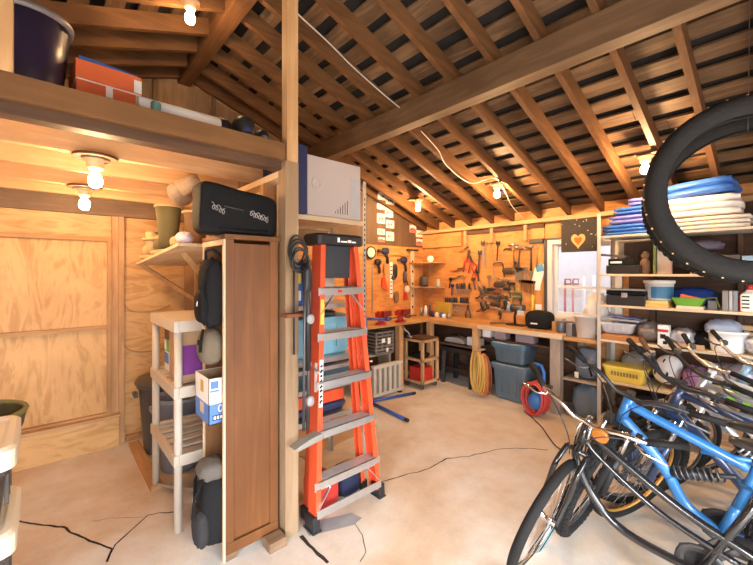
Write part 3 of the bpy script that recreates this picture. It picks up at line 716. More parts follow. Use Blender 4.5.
part('cap_marking', print_white, ld, lambda b: [b.box(XT+.0655, XT+.0665, y, y+w, 1.775, 1.775+h) for y, w, h in ((-.04,.018,.03), (-.012,.05,.01), (.045,.03,.018), (.08,.035,.01))])
lab = part('side_label', print_white, ld, lambda b: b.bar((xf(.76)+.012, -half(.76)-.0042, .72), (xf(1.0)+.012, -half(1.0)-.0042, 1.0), .03, .0012, up=(0,-1,0)))
# label on the front flange: white panel, black vertical lettering
part('front_label', print_white, ld, lambda b: b.bar((xf(.73)+.0432, -half(.73)+.016, .73), (xf(1.02)+.0432, -half(1.02)+.016, 1.02), .027, .0012, up=(1,0,0)))
for k in range(8):
    zz = .755+k*.031
    part('letter', print_black, ld, lambda b: b.bar((xf(zz)+.0440, -half(zz)+.016-.008, zz+.004*(k % 3)), (xf(zz+.02)+.0440, -half(zz)+.016+.009, zz+.018-.005*(k % 2)), .014, .0012, up=(1,0,0)))
part('warning_label', [yellow, print_black], ld, lambda b: (b.bar((xf(1.24)+.0432, -half(1.24)+.016, 1.24), (xf(1.40)+.0432, -half(1.40)+.016, 1.40), .027, .0012, up=(1,0,0)), b.bar((xf(1.13)+.0432, -half(1.13)+.016, 1.08), (xf(1.2)+.0432, -half(1.2)+.016, 1.18), .027, .0012, up=(1,0,0))))
# ================================================================== steel shelving behind the ladder
SX0, SX1, SY0, SY1 = -2.72, -2.235, 1.18, 1.89
upm = plain('slotted_steel', (.52,.50,.46), .45, .6)
sr = thing('steel_shelving', 'slotted steel shelving rack behind the orange ladder', 'shelving', ((SX0+SX1)/2, (SY0+SY1)/2, 0))
ax, ay = (SX1-SX0)/2, (SY1-SY0)/2
for sx in (-1, 1):
    for sy in (-1, 1):
        def f(b):
            b.box(sx*ax, sx*(ax-.032), sy*ay, sy*(ay-.003), 0, 2.29 if sy > 0 else 1.972); b.box(sx*ax, sx*(ax-.003), sy*ay, sy*(ay-.034), 0, 2.29 if sy > 0 else 1.972)
        u_ = part('upright', upm, sr, f)
        if sx > 0 and sy > 0:
            part('slot', print_black, u_, lambda b: [b.box(ax+.0002, ax+.001, ay-.022, ay-.012, .3+k*.04, .318+k*.04) for k in range(47)])
for z in (.50, .72, .92, 1.31, 1.94):
    def f(b):
        b.box(-ax+.004, ax-.004, -ay+.004, ay-.004, z+.022, z+.034); b.box(ax-.008, ax-.0045, -ay, ay, z, z+.034); b.box(-ax+.0045, -ax+.008, -ay, ay, z, z+.034)
    part('shelf', palew[1] if z > 1.9 else alu, sr, f)
# on the rack
wc = thing('wall_cabinet', 'white metal cabinet lying on the top of the steel rack', 'cabinet', (-2.45, 1.595, 1.975))
part('body', plain('cabinet_white', (.48,.43,.41), .5, var=.03), wc, lambda b: b.box(-.22,.20,-.24,.24,0,.425), .004)
part('front_panel', plain('cabinet_face', (.48,.42,.40), .45, var=.03), wc, lambda b: b.box(.20,.212,-.238,.238,.003,.423), .004)
part('patch', plain('cabinet_grey', (.42,.42,.45), .5), wc, lambda b: b.box(.2122,.2132,.14,.236,.02,.32))
part('handle', plain('handle_grey', (.50,.44,.42), .4), wc, lambda b: (b.torus((.2125,-.165,.23), (1,0,0), .035, .005, 24, 6), b.box(.212,.217,-.198,-.192,.2,.27)))
part('vent', print_black, wc, lambda b: [b.bar((.2124,-.0+k*.022,.035), (.2124,.0+k*.022+.0,.05+k*.018), .005, .002, up=(1,0,0)) for k in range(6)])
solo('panel', navy, lambda b: b.box(-2.60, -2.20, 1.165, 1.335, 1.976, 2.44), 'dark blue upright box beside the white cabinet on the rack', 'box', bevel=.006)
solo('bottle', bluep, lambda b: b.lathe([(.018,0),(.02,.01),(.02,.07),(.01,.085),(.01,.10),(0,.10)], (-2.30, 1.28, 2.442)), 'small blue bottle on top of the dark blue box', 'bottle')
solo('paint_bucket', plain('bucket_beige', (.62,.57,.52), .5), lambda b: b.lathe([(.10,0),(.12,.01),(.13,.26),(.138,.26),(.138,.275),(0,.285)], (-2.42, 1.56, 1.346)), 'beige lidded bucket on the rack behind the second ladder step', 'bucket')
carton('box', 'blue cardboard box on the rack left of the beige bucket', 'box', (-2.42, 1.26, 1.346), (.28, .17, .29), bluep, 0, [('x', -.07, .07, .15, .23, yellow), ('x', .02, .07, .03, .1, print_white)])
carton('box', 'brown cardboard box behind the beige bucket on the rack', 'box', (-2.62, 1.58, 1.346), (.13, .40, .33), card)
tt = tote('storage_tub', 'light blue plastic tub on the middle shelf of the rack', (-2.47, 1.52, .957), R_(90), .60, .42, .29, teal, None)
part('rim', teal, tt, lambda b: b.rring([(0,.255), (0,.285), (.008,.29)], .60, .42, .05))
solo('folded_cloth', plain('dark_cloth', (.05,.05,.06), .9), lambda b: b.blob((-2.42, 1.48, 1.268), (.16,.2,.022), 3, 18, 8, amp=.15, fr=5), 'dark cloth on top of the light blue tub', 'cloth')
solo('tray', plain('dark_teal', (.05,.12,.16), .4), lambda b: b.rring([(.03,0), (.0,.09), (.01,.09), (.035,.015)], .38, .56, .04, (-2.47,1.5,.756)), 'dark blue green tray on the rack below the light blue tub', 'tray')
solo('level', alu, lambda b: b.obox((-2.265,1.5,.878), (.05,.55,.03), (0,0,0)), 'aluminium bar lying across the dark tray', 'bar')
solo('toolbox', orangep, lambda b: (b.box(-2.6,-2.27,1.30,1.70,.612,.70),), 'flat orange case on top of the navy bag on the rack', 'case', bevel=.012)
solo('bag', navy, lambda b: b.blob((-2.44,1.50,.573), (.17,.26,.036), 4, 20, 10, amp=.06, fr=4, seed=9), 'navy soft bag on the lowest shelf of the rack', 'bag')
# in front of the rack on the floor under the ladder
solo('cloth_bag', red, lambda b: b.blob((-2.10,1.378,.112), (.10,.088,.108), 6, 20, 12, amp=.04, fr=4, flatb=-.111), 'red fabric box on the floor behind the ladder foot', 'bag')
solo('duffel', plain('navy_cloth', (.02,.025,.06), .8, bump=.3), lambda b: b.blob((-2.13,1.595,.092), (.10,.095,.085), 3.5, 20, 12, amp=.08, fr=4, seed=3, flatb=-.091), 'dark blue bag on the floor behind the ladder', 'bag')
solo('cloth', tagm, lambda b: b.blob((-2.09,1.595,.205), (.07,.09,.016), 2.4, 18, 8, amp=.3, fr=8), 'rolled beige towel on the dark blue bag', 'towel')
solo('cardboard_sheet', card, lambda b: b.obox((-3.03, 2.05, .006), (.52,.9,.006), (0,0,R_(6))), 'flat cardboard sheet on the floor beyond the rack', 'cardboard')
# tall floor tools hung on the loft post
vc = thing('stick_vacuum', 'grey upright floor tool hung on the loft post by the ladder', 'vacuum', (-1.885, 1.145, .60), R_(0))
part('tube', dsteel, vc, lambda b: (b.tube([(-.01,.005,.05), (-.0,.008,.5), (.0,.01,.98)], .011, 8), b.tube([(.012,-.035,.06), (.012,-.03,.6), (.005,-.02,1.0)], .009, 8)))
part('handle', black, vc, lambda b: (b.tube([(0,.0,.40), (.005,.0,.75), (.0,-.01,1.03)], .016, 8), b.blob((0,.0,.93), (.02,.028,.09), 2.5)))
for z in (.70, .22): part('joint', greyp, vc, lambda b: b.blob((.01,.01,z), (.02,.024,.03), 2.5))
part('head', plain('floor_head', (.27,.25,.22), .4), vc, lambda b: b.prism([(-.12,-.012), (-.02,.018), (.06,.03), (.08,.012), (.06,-.008), (-.09,-.028)], (-.015,0,0), (0,1,0), (0,0,1), (.075,0,0)), .006)
cl = MB()
for i in range(7):
    P = []
    for k in range(25):
        a = 2*pi*k/24; P.append((.008*i-.02+.006*sin(3*a+i), (.055+.008*sin(i*2.1))*cos(a)+.006*sin(i), (.075+.01*cos(i*1.7))*sin(a)-.012*i))
    cl.tube(P[:-1], .0055, 6, closed=True)
cl.tube([(0,.03,-.08), (.01,.05,-.14), (.01,.075,-.16)], .0055, 6)
cl.tube([(0,-.03,-.08), (.0,-.03,-.3), (.0,-.03,-.62)], .006, 6); cl.tube([(0,.02,-.08), (.0,.04,-.3), (.0,.045,-.72)], .005, 6)
cc = cl.build('power_cord', black, None, recentre=False); cc.location = (-1.948, 1.12, 1.71); tag(cc, 'black power cord coiled on the loft post above the floor tool', 'cord')
for s, z in ((0, 1.325),): solo('bracket', plain('rust', (.22,.08,.04), .7), lambda b: b.box(-1.979,-1.905,1.02,1.16,z-.012,z+.008), 'rusty flat bracket across the loft post holding the floor tool', 'bracket')
# ================================================================== workshop corner
BT = .895   # bench top
# the L-shaped bench: fixed to both walls
wb = thing('workbench', 'long pine workbench built into the corner under the hanging tools', 'workbench', (-2.9, 4.5, 0))
def bwl(b, x0, x1, y0, y1, z0, z1, m=0): b.box(x0+2.9, x1+2.9, y0-4.5, y1-4.5, z0, z1, m)
part('worktop', benchw[0], wb, lambda b: bwl(b, -4.165, -1.66, 4.21, 4.735, BT-.04, BT), .004)
part('worktop', benchw[1], wb, lambda b: bwl(b, -4.165, -3.54, 2.05, 4.209, BT-.041, BT-.001), .004)
part('edge_strip', palew[0], wb, lambda b: bwl(b, -2.72, -1.66, 4.195, 4.2095, BT-.055, BT+.001), .002)
part('edge_strip', benchw[0], wb, lambda b: bwl(b, -3.539, -2.722, 4.195, 4.2095, BT-.06, BT+.001), .002)
for x, y, w in ((-3.55, 4.24, .085), (-2.76, 4.24, .085), (-3.55, 3.59, .085), (-3.55, 2.35, .085)):
    part('post', joistw[2], wb, lambda b: bwl(b, x-w/2, x+w/2, y-.04, y+.04, 0, BT-.042), .004)
part('post', greyw[2], wb, lambda b: bwl(b, -1.80, -1.69, 4.215, 4.32, 0, BT-.042), .006, label='weathered grey post')
part('shelf', darkw[0], wb, lambda b: bwl(b, -3.50, -2.80, 4.24, 4.72, .555, .575))
part('shelf', darkw[0], wb, lambda b: bwl(b, -2.715, -1.81, 4.24, 4.72, .715, .735))
part('back_board', darkw[0], wb, lambda b: bwl(b, -4.12, -1.70, 4.738, 4.745, 0, BT-.042))
part('back_board', darkw[1], wb, lambda b: bwl(b, -4.165, -4.155, 2.1, 4.7, 0, BT-.042))
# second bench length in front of the window, up to the shelving
w2 = thing('bench', 'short grey bench in front of the window with a low shelf', 'workbench', (-1.48, 4.48, 0))
part('worktop', benchw[0], w2, lambda b: b.box(-.175,.165,-.26,.25,.835,.87), .003)
part('shelf', greyw[0], w2, lambda b: b.box(-.20,.165,-.24,.25,.40,.42), .003)
part('post', greyw[2], w2, lambda b: b.box(.11,.165,.19,.25,0,.834), .003)
part('post', greyw[2], w2, lambda b: b.box(-.175,-.12,.19,.25,0,.834), .003)
# ---- licence plates on the dark panel
PX = XL+.0205
plates = [  # u, v centre, w, h in px, colour, text, label
 (382.3,196.5,9,7,'w','188','white plate lettered black, at the top left of the plates, by the rafter'),
 (390.3,200.5,9,8,'w','JAR 12','white plate of the plates, just right of the top plate, by the rafter'),
 (381,206.5,8,6,'w','','small blank white plate second from the top in the left column'),
 (389,212.6,8,9.5,'w','C','white plate with a round mark at the top of the right column'),
 (381,218.5,8,10,'w','11','large white plate in the middle of the left column'),
 (390,224.2,8,8,'w','BEE','white plate with black lettering in the middle of the right column'),
 (381.2,231.8,7.5,6,'w','27','white plate second from the bottom in the left column'),
 (390,236.3,8,9,'w','H','white plate with a small dark mark at the bottom of the right column'),
 (381.5,239.5,7,5,'r','TX','faded red and white plate at the bottom of the left column'),
 (412.8,228.8,7,8,'r','93','red plate hanging alone in the middle of the dark panel'),
 (419.3,233.9,7,7,'w','482','white plate near the room corner, upper of two'),
 (419.5,242.2,7,7,'r','B 5','red and white plate near the room corner, lower of two')]
pw = plain('plate_white', (.75,.73,.68), .35, var=.06); pr = plain('plate_red', (.62,.16,.12), .4)
for u, v, w, h, cm, tx, lab in plates:
    PX = XL+.0205 if tx not in ('188', 'JAR 12') else XL+.096
    p = W(u, v, X=PX); dd = (p.x*FX+p.y*FY); fs = abs(FX)  # foreshortening of the gable plane
    q0, q1 = W(u-w/2, v, X=PX), W(u+w/2, v, X=PX); ww = abs(q1.y-q0.y); hh = h*dd/FPX
    t = thing('licence_plate', lab, 'licence plate', (PX, (q0.y+q1.y)/2, p.z), 0, 'licence plates on the dark panel')
    part('sheet', pw if cm == 'w' else pr, t, lambda b: b.prism([(-ww/2+.01,-hh/2), (ww/2-.01,-hh/2), (ww/2,-hh/2+.01), (ww/2,hh/2-.01), (ww/2-.01,hh/2), (-ww/2+.01,hh/2), (-ww/2,hh/2-.01), (-ww/2,-hh/2+.01)], (0,0,0), (0,1,0), (0,0,1), (.002,0,0)))
    if cm == 'r': part('band', pw, t, lambda b: b.box(.0021,.0026,-ww/2+.008,ww/2-.008,.0,hh/2-.008))
    if tx == '188': textmesh('lettering', tx, min(hh*.55, ww*.9/max(1,len(tx))*1.3), print_black, t, (.0032, 0, 0), (pi/2, 0, pi/2))
    elif tx: part('lettering', print_black if cm == 'w' else navy, t, lambda b: [b.box(.0027, .0034, -ww*.28+k*ww*.2, -ww*.28+k*ww*.2+ww*.11, -hh*.16, hh*(.10+.04*(k % 2))) for k in range(len(tx)+1 if len(tx) < 3 else 3)])
# ---- small corner shelves
for k, (v, lab) in enumerate(((262.3, 'triangular corner shelf, upper of the two'), (286.2, 'triangular corner shelf, lower of the two with the radio'))):
    z = W(428, v, X=-4.0).z
    t = thing('corner_shelf', lab, 'shelf', (XL+.03, YB-.02, z), 0, 'corner shelves')
    part('board', benchw[0], t, lambda b: b.prism([(.0,-.34), (.0,0), (.46,0), (.46,-.06), (.09,-.34)], (0,0,0), (1,0,0), (0,1,0), (0,0,-.02)), .002)
    part('bracket', joistw[2], t, lambda b: b.prism([(0,-.021), (.16,-.021), (.0,-.2)], (.12,-.012,0), (1,0,0), (0,0,1), (0,.012,0)))
zc0, zc1 = W(428, 262.3, X=-4.0).z, W(428, 286.2, X=-4.0).z
solo('clock', print_white, lambda b: (b.cyl((-3.86, 4.62, zc0+.05), (-3.85, 4.60, zc0+.05), .05, n=20),), 'small round white clock on the upper corner shelf', 'clock')
rdo = thing('radio', 'dark portable radio on the lower corner shelf', 'radio', (-3.97, 4.58, zc1), R_(-40))
part('body', plain('radio_dark', (.07,.06,.055), .5), rdo, lambda b: b.blob((0,0,.085), (.16,.055,.085), 6, 24, 12))
part('handle', black, rdo, lambda b: b.tube([(-.11,0,.16), (-.10,0,.185), (.10,0,.185), (.11,0,.16)], .008, 6))
solo('jar', plain('jar_grey', (.45,.43,.38), .3), lambda b: b.lathe([(.03,0), (.034,.01), (.034,.09), (.025,.10), (.025,.12), (0,.12)], (-3.74, 4.66, zc1)), 'grey jar on the lower corner shelf beside the radio', 'jar')
solo('alarm_clock', plain('clock_face', (.70,.68,.62), .4), lambda b: (b.cyl((XL+.03, 4.35, 1.31), (XL+.055, 4.35, 1.31), .055, n=20),), 'round white dial hung on the left wall under the lower corner shelf', 'clock')
# ---- hanging tools -------------------------------------------------------
hwood = plain('handle_wood', (.46,.25,.09), .5); hdark = plain('handle_dark', (.06,.04,.03), .5)
TY = YB-.001
def T(u, v): p = W(u, v, Y=YB-.03); return p
def tool(name, label, cat, u, v, ang=0, group=None, Xw=None):
    """a tool hung flat on the back wall (or the left gable), local x along the wall, z up"""
    if Xw is None: t = thing(name, label, cat, W(u, v, Y=YB-.03), 0, group); t.rotation_euler = (0, R_(ang), 0)
    else: t = thing(name, label, cat, W(u, v, X=Xw+.03), R_(90), group); t.rotation_euler = (0, R_(ang), R_(90)) if False else (0, 0, R_(90)); t.rotation_euler = (R_(ang), 0, R_(90))
    t.scale = (1.2, 1.0, 1.15)
    return t
def hammer(label, u, v, L, hm, head='ball', ang=0, hw=.11):
    t = tool('hammer', label, 'hammer', u, v, ang, 'hammers hung in a row')
    part('handle', hm, t, lambda b: b.tube([(0,0,-.02), (0,0,-L*.5), (0,0,-L)], [.010,.010,.015], 8))
    if head == 'sledge': part('head', dsteel, t, lambda b: b.obox((0,0,.0), (.15,.05,.05)), .005)
    elif head == 'claw': part('head', steel, t, lambda b: (b.cyl((-.06,0,.0), (-.03,0,0), .017), b.bar((-.03,0,0), (.02,0,.003), .024, .024), b.bar((.02,0,.003), (.08,0,-.02), .022, .010)))
    else: part('head', steel, t, lambda b: (b.cyl((-hw/2,0,0), (hw*.2,0,0), .018), b.bar((hw*.15,0,0), (hw/2,0,-.003), .02, .012)))
    return t
hammer('pale wooden handled hammer, first from the left in the hammer row', 513, 244.5, .31, hwood)
hammer('dark handled claw hammer, second from the left in the hammer row', 520, 247.5, .29, hdark, 'claw', 6)
hammer('dark gripped hammer with steel neck, third in the hammer row', 531, 246.5, .28, hdark, 'claw')
hammer('black mallet on a long wooden handle, right end of the hammer row', 536.5, 241, .30, hwood, 'sledge')
def axe(label, u, v, ang):
    t = tool('hacksaw', label, 'saw', u, v, ang, 'saws on the tool wall')
    part('frame', black, t, lambda b: b.tube([(0,0,.10), (.015,0,.12), (.10,0,.12), (.12,0,.10), (.13,0,-.10)], .008, 6))
    part('blade', steel, t, lambda b: b.bar((.0,0,.10), (.0,0,-.12), .002, .012, up=(1,0,0)))
    part('handle', hdark, t, lambda b: b.blob((.06,0,-.145), (.08,.016,.04), 2.5, 14, 8))
axe('black framed hacksaw left of the hammers', 503.5, 259, 0)
axe('small black hacksaw lower left of the larger hacksaw', 494, 273, -4)
def pliers(label, u, v, s=1.0, hm=red, ang=0):
    t = tool('pliers', label, 'pliers', u, v, ang, 'pliers on the tool wall')
    part('jaws', dsteel, t, lambda b: (b.bar((-.006*s,0,.0), (-.004*s,0,.07*s), .014*s, .012, up=(0,1,0)), b.bar((.006*s,0,0), (.004*s,0,.07*s), .014*s, .012, up=(0,1,0)), b.cyl((0,-.008,0), (0,.008,0), .014*s)))
    part('handle', hm, t, lambda b: b.tube([(.008*s,0,-.005), (.03*s,0,-.05*s), (.025*s,0,-.13*s)], .008*s, 6))
    part('handle', hm, t, lambda b: b.tube([(-.008*s,0,-.005), (-.03*s,0,-.05*s), (-.025*s,0,-.13*s)], .008*s, 6))
pliers('large red handled pliers at the upper left of the tool wall', 468, 258, 1.5, red, 10)
pliers('red handled pliers tilted beside the large red pair', 472, 262, 1.2, red, -25)
pliers('small red handled snips low in the tool wall middle', 475.5, 272, .9, red, 20)
pliers('dark handled cutters under the screwdriver rack', 468, 309, 1.2, dsteel)
def wrench(label, u, v, L, m=steel, ang=0, adj=False, name='wrench'):
    t = tool(name, label, 'wrench', u, v, ang, 'wrenches on the tool wall')
    part('shank', m, t, lambda b: b.bar((0,0,L*.36), (0,0,-L*.5), .016 if not adj else .024, .007, up=(0,1,0)))
    part('jaw', m if not adj else dsteel, t, lambda b: (b.bar((-.013,0,L*.36), (-.02,0,L*.5), .016, .012, up=(0,1,0)), b.bar((.013,0,L*.36), (.02,0,L*.5), .016, .012, up=(0,1,0)), b.cyl((0,-.006,L*.36), (0,.006,L*.36), .024)))
wrench('long grey pipe wrench hung upright on the tool wall', 483.5, 254, .34, greyp, -3, True)
wrench('dark pipe wrench with a hanging jaw left of the grey one', 479, 262, .30, dsteel, 5, True)
wrench('orange gripped pry tool right of the grey pipe wrench', 490.5, 254, .34, hwood, -8)
wrench('short black pick hung at the top between pliers and hacksaw', 497.5, 251, .24, black, 4)
for i in range(7):
    wrench(f"thin chrome spanner in the row under the hammers, {['first','second','third','fourth','fifth','sixth','seventh'][i]} from the left", 521+i*2.1, 285+.5*i, .12+.007*i, chrome)
for i in range(5):
    wrench(f"pale spanner hung under the saw, {['first','second','third','fourth','fifth'][i]} from the left", 515.5+i*1.6, 274+.4*i, .18, steel)
# screwdrivers in two wall racks
def driver(label, u, v, L, hm, group):
    t = tool('screwdriver', label, 'screwdriver', u, v, 0, group)
    part('handle', hm, t, lambda b: b.lathe([(.005,0), (.012,.01), (.014,.05), (.011,.085), (.006,.09)], (0,0,-.02), n=10))
    part('shaft', steel, t, lambda b: b.cyl((0,0,-.02), (0,0,-L), .0035, n=6))
ords = ['first','second','third','fourth','fifth','sixth','seventh','eighth','ninth','tenth','eleventh']
hs = [black, hdark, navy, dsteel, black, hdark, plain('handle_amber', (.55,.30,.05), .3), black, navy, hdark, black]
def wrack(label, u0, u1, v, m):
    p0, p1 = W(u0, v, Y=YB-.02), W(u1, v, Y=YB-.02)
    solo('tool_rack', m, lambda b: b.box(p0.x, p1.x, YB-.05, YB-.006, p0.z-.012, p0.z+.012), label, 'tool rack', bevel=.002)
wrack('narrow wooden screwdriver rack low on the tool wall', 444, 469, 302.5, hwood)
for i in range(11): driver(f'dark handled screwdriver, {ords[i]} from the left in the lower rack', 445.5+i*2.2, 302.5, .15+.03*((i*5) % 4), hs[i], 'screwdrivers in the lower rack')
wrack('narrow steel tool rack above the screwdriver rack', 456, 471, 289.5, steel)
for i in range(6): driver(f'short dark tool, {ords[i]} from the left in the upper rack', 457+i*2.5, 288.5, .09+.02*(i % 3), hs[(i+2) % 7], 'tools in the upper rack')
for i, (u, v, L, a) in enumerate(((456, 269.5, .20, 80), (456, 277, .18, 82), (463, 249.5, .15, 70))):
    t = tool('file', f"orange handled file lying level on pegs, {['middle','lowest','topmost'][i]} of three", 'file', u, v, a, 'level files')
    part('blade', dsteel, t, lambda b: b.bar((0,0,.02), (0,0,L*.65), .018, .005, up=(0,1,0)))
    part('handle', plain('file_orange', (.60,.22,.05), .4), t, lambda b: b.lathe([(.006,0), (.014,.03), (.012,.09), (.005,.10)], (0,0,-.08), n=10))
def clampy(label, u, v, s, ang, m):
    s *= 1.15
    t = tool('hand_drill', label, 'hand tool', u, v, ang, 'hand tools in the wall cluster')
    part('body', m, t, lambda b: b.blob((0,0,0), (.05*s,.018,.017*s), 3, 14, 8))
    part('handle', hdark, t, lambda b: b.tube([(.02*s,0,-.01), (.045*s,0,-.05*s), (.04*s,0,-.10*s)], .009*s, 7))
    part('bit', steel, t, lambda b: b.cyl((-.05*s,0,0), (-.10*s,0,0), .007*s))
cl_ = [(481,291,1,60,dsteel,'dark hand tool slanting at the left of the tool cluster'), (486,290,1,55,hdark,'brown hand tool slanting next to the leftmost one'), (482,306,.9,70,black,'black hand tool low at the left of the cluster'),
 (487,305,.9,65,hdark,'brown handled awl low in the tool cluster'), (491,289.5,1.1,0,black,'black block plane at the top of the tool cluster'), (497,292,1,10,plain('plane_maroon', (.22,.06,.04), .4),'maroon hand tool right of the black plane'),
 (494,297,1.3,0,dsteel,'wide dark hand plane in the middle of the cluster'), (503,297,1.2,5,hdark,'brown hand plane right of the wide dark one'), (507,289,.9,0,black,'small black scraper above the brown plane'),
 (495,304,1.2,0,hdark,'round brown hand drill in the cluster'), (498,309,1,10,steel,'grey hand drill at the bottom of the cluster'), (505,305,1.1,90,black,'black upright hand tool at the cluster right'),
 (511,302,.8,90,hwood,'tan tool upright at the far right of the cluster'), (517.5,292,.9,0,plain('tool_olive', (.18,.20,.07), .4),'olive green tool beside the chrome spanners, upper'), (517,297.5,.9,0,plain('tool_green2', (.09,.20,.10), .4),'dark green tool beside the chrome spanners, lower'),
 (511,283.5,.9,0,black,'black handled tool under the hacksaw'), (506,279,1.0,5,plain('tool_tan', (.42,.26,.10), .5),'tan wooden tool under the hacksaw')]
for u, v, s, a_, m, lab in cl_: clampy(lab, u, v, s, a_, m)
for i, (u, v, L, m, lab) in enumerate(((474,284,.16,dsteel,'dark spanner hung alone right of the upper tool rack'), (478,276,.14,black,'black small spanner above the lone dark spanner'), (489,281,.13,steel,'grey spanner hung above the tool cluster, left'), (500,283,.12,hwood,'tan handled spike above the tool cluster, right'), (513,268,.16,dsteel,'dark spanner hung under the pale hammer'), (526,275,.18,steel,'grey rod hung under the claw hammer'), (531,279,.15,steel,'grey rod hung under the steel necked hammer'), (452,290,.16,navy,'blue handled tool left of the upper rack'), (450,283,.14,black,'black tool above the blue handled one'), (464,283,.20,hwood,'wooden handled brush over the upper rack'))):
    wrench(lab, u, v, L, m, (i*37) % 30-15)
solo('tag', print_white, lambda b: b.obox(tuple(W(508.5, 306, Y=YB-.03)), (.06,.012,.12)), 'white packet hung in the lower tool cluster', 'packet')
solo('packet', print_white, lambda b: b.prism([(-.09,-.17), (.04,-.15), (.11,.10), (.06,.12), (-.03,.10)], tuple(W(537.5, 273, Y=YB-.03)), (1,0,0), (0,0,1), (0,.012,0)), 'white paper bag hung from the mallet', 'packet')
solo('paper', plain('blue_leaflet', (.10,.35,.62), .5), lambda b: b.obox(tuple(W(539.5, 268, Y=YB-.034)), (.09,.006,.09), (0,R_(-12),0)), 'blue leaflet in front of the white paper bag', 'paper')
solo('paper', print_white, lambda b: b.obox(tuple(W(538, 285, Y=YB-.03)), (.07,.006,.14), (0,R_(5),0)), 'white paper strip pinned under the paper bag', 'paper')
solo('paper', print_white, lambda b: b.obox(tuple(W(538.5, 307, Y=YB-.03)), (.08,.006,.07)), 'white note pinned near the window over the bench', 'paper')
solo('chisel', yellow, lambda b: b.prism([(-.02,-.14), (.0,-.15), (.02,.06), (.0,.10), (-.02,.06)], tuple(W(533, 300, Y=YB-.03)), (1,0,0), (0,0,1), (0,.014,0)), 'yellow handled knife hung near the window', 'knife')
# on the left gable wall
def gtool(name, label, cat, u, v, fn, parts):
    t = thing(name, label, cat, W(u, v, X=XL+.035), R_(90), 'tools on the left wall')
    for nm, m, f in parts: part(nm, m, t, f)
def hd(s): return [('body', navy, lambda b: b.blob((0,0,.03), (.05*s,.03,.035*s), 2.6, 14, 8)), ('handle', black, lambda b: b.tube([(.01,0,0), (.03*s,0,-.05*s), (.03*s,0,-.11*s)], .014*s, 7)), ('chuck', dsteel, lambda b: b.cyl((-.05*s,0,.03), (-.10*s,0,.03), .016*s))]
gtool('hand_drill', 'blue drill hung at the top of the left wall', 'drill', 385.5, 253, None, hd(1.5))
gtool('hand_drill', 'purple blue drill hung to the right of the yellow level', 'drill', 404, 262, None, hd(1.4))
gtool('hand_drill', 'black drill hung below the lantern on the left wall', 'drill', 378, 264, None, [('body', black, lambda b: b.blob((0,0,.03), (.06,.03,.05), 2.6, 14, 8)), ('handle', black, lambda b: b.tube([(.01,0,0), (.03,0,-.06), (.04,0,-.14)], .018, 7))])
gtool('work_lamp', 'black framed work lamp hung at the left wall edge', 'lamp', 371, 252.5, None, [('frame', black, lambda b: b.torus((0,0,0), (0,1,0), .085, .014, 20, 6)), ('lens', cream, lambda b: b.lathe([(.072,-.01), (.072,.01)], (0,0,0), (0,1,0)))])
gtool('grinder', 'black grinder hung in the middle of the left wall', 'grinder', 395, 271, None, [('body', black, lambda b: b.blob((0,0,0), (.045,.03,.11), 3, 14, 10)), ('guard', dsteel, lambda b: b.cyl((-.03,-.02,-.10), (-.03,.02,-.10), .04))])
gtool('jigsaw', 'dark grey jigsaw hung right of the black grinder', 'saw', 405, 277, None, [('body', dsteel, lambda b: b.blob((0,0,0), (.035,.03,.10), 2.5, 14, 10)), ('handle', hdark, lambda b: b.tube([(0,0,-.02), (.06,0,-.08), (.07,0,-.13)], .012, 7))])
gtool('hand_saw', 'red handled saw blade hung on the left wall', 'saw', 384, 284, None, [('blade', plain('saw_red', (.70,.09,.05), .4), lambda b: b.prism([(-.03,.10), (.02,.12), (.09,-.10), (.05,-.10), (-.05,-.04)], (0,0,0), (1,0,0), (0,0,1), (0,.012,0)))])
gtool('scraper', 'red small scraper hung low on the left wall', 'scraper', 405.7, 296, None, [('blade', red, lambda b: b.prism([(-.03,.06), (.02,.06), (.06,-.06), (-.05,-.06)], (0,0,0), (1,0,0), (0,0,1), (0,.012,0)))])
gtool('brush', 'tan hand brush hung high on the left wall', 'brush', 385, 269, None, [('head', hwood, lambda b: b.blob((0,0,0), (.03,.02,.10), 3, 12, 8))])
gtool('wire_brush', 'brown wire brush hung low on the left wall', 'brush', 396.5, 297, None, [('head', plain('brush_brown', (.22,.14,.07), .8), lambda b: b.blob((0,0,0), (.05,.02,.09), 3, 12, 8))])
lv0, lv1 = W(412, 250, X=XL+.03), W(415.5, 317, X=XL+.03)
gl = thing('spirit_level', 'tall wooden spirit level hung beside the room corner', 'level', ((XL+.03), lv0.y, (lv0.z+lv1.z)/2))
part('body', palew[2], gl, lambda b: b.box(-.015,.015,-.04,.04,-(lv0.z-lv1.z)/2,(lv0.z-lv1.z)/2), .003)
part('vial', print_black, gl, lambda b: [b.box(.0152,.017,-.015,.015,z-.02,z+.02) for z in (-.38,-.2,0,.2,.36)])
part('hook', black, gl, lambda b: b.box(.0,.03,-.13,.13,(lv0.z-lv1.z)/2-.015,(lv0.z-lv1.z)/2+.012))
q0, q1 = W(391.5, 262, X=XL+.03), W(391.5, 298, X=XL+.03)
gl = thing('ruler', 'short white ruler hung left of the black grinder', 'ruler', (XL+.02, q0.y, (q0.z+q1.z)/2))
part('body', print_white, gl, lambda b: b.box(-.006,.006,-.03,.03,-(q0.z-q1.z)/2,(q0.z-q1.z)/2))
part('marks', print_black, gl, lambda b: [b.box(.0062,.007,-.02,.02,-.22+k*.06,-.205+k*.06) for k in range(8)])
solo('straight_edge', steel, lambda b: (b.box(XL+.004,XL+.012, W(372,285,X=XL).y-.012, W(372,285,X=XL).y+.012, .98, 1.72),), 'thin steel rule hung at the left edge of the wall', 'ruler')
solo('tool_rail', hwood, lambda b: b.box(XL+.003,XL+.03, W(377,250,X=XL).y, W(424,250,X=XL).y, 1.845, 1.865), 'thin wooden rail across the top of the left wall', 'rail')
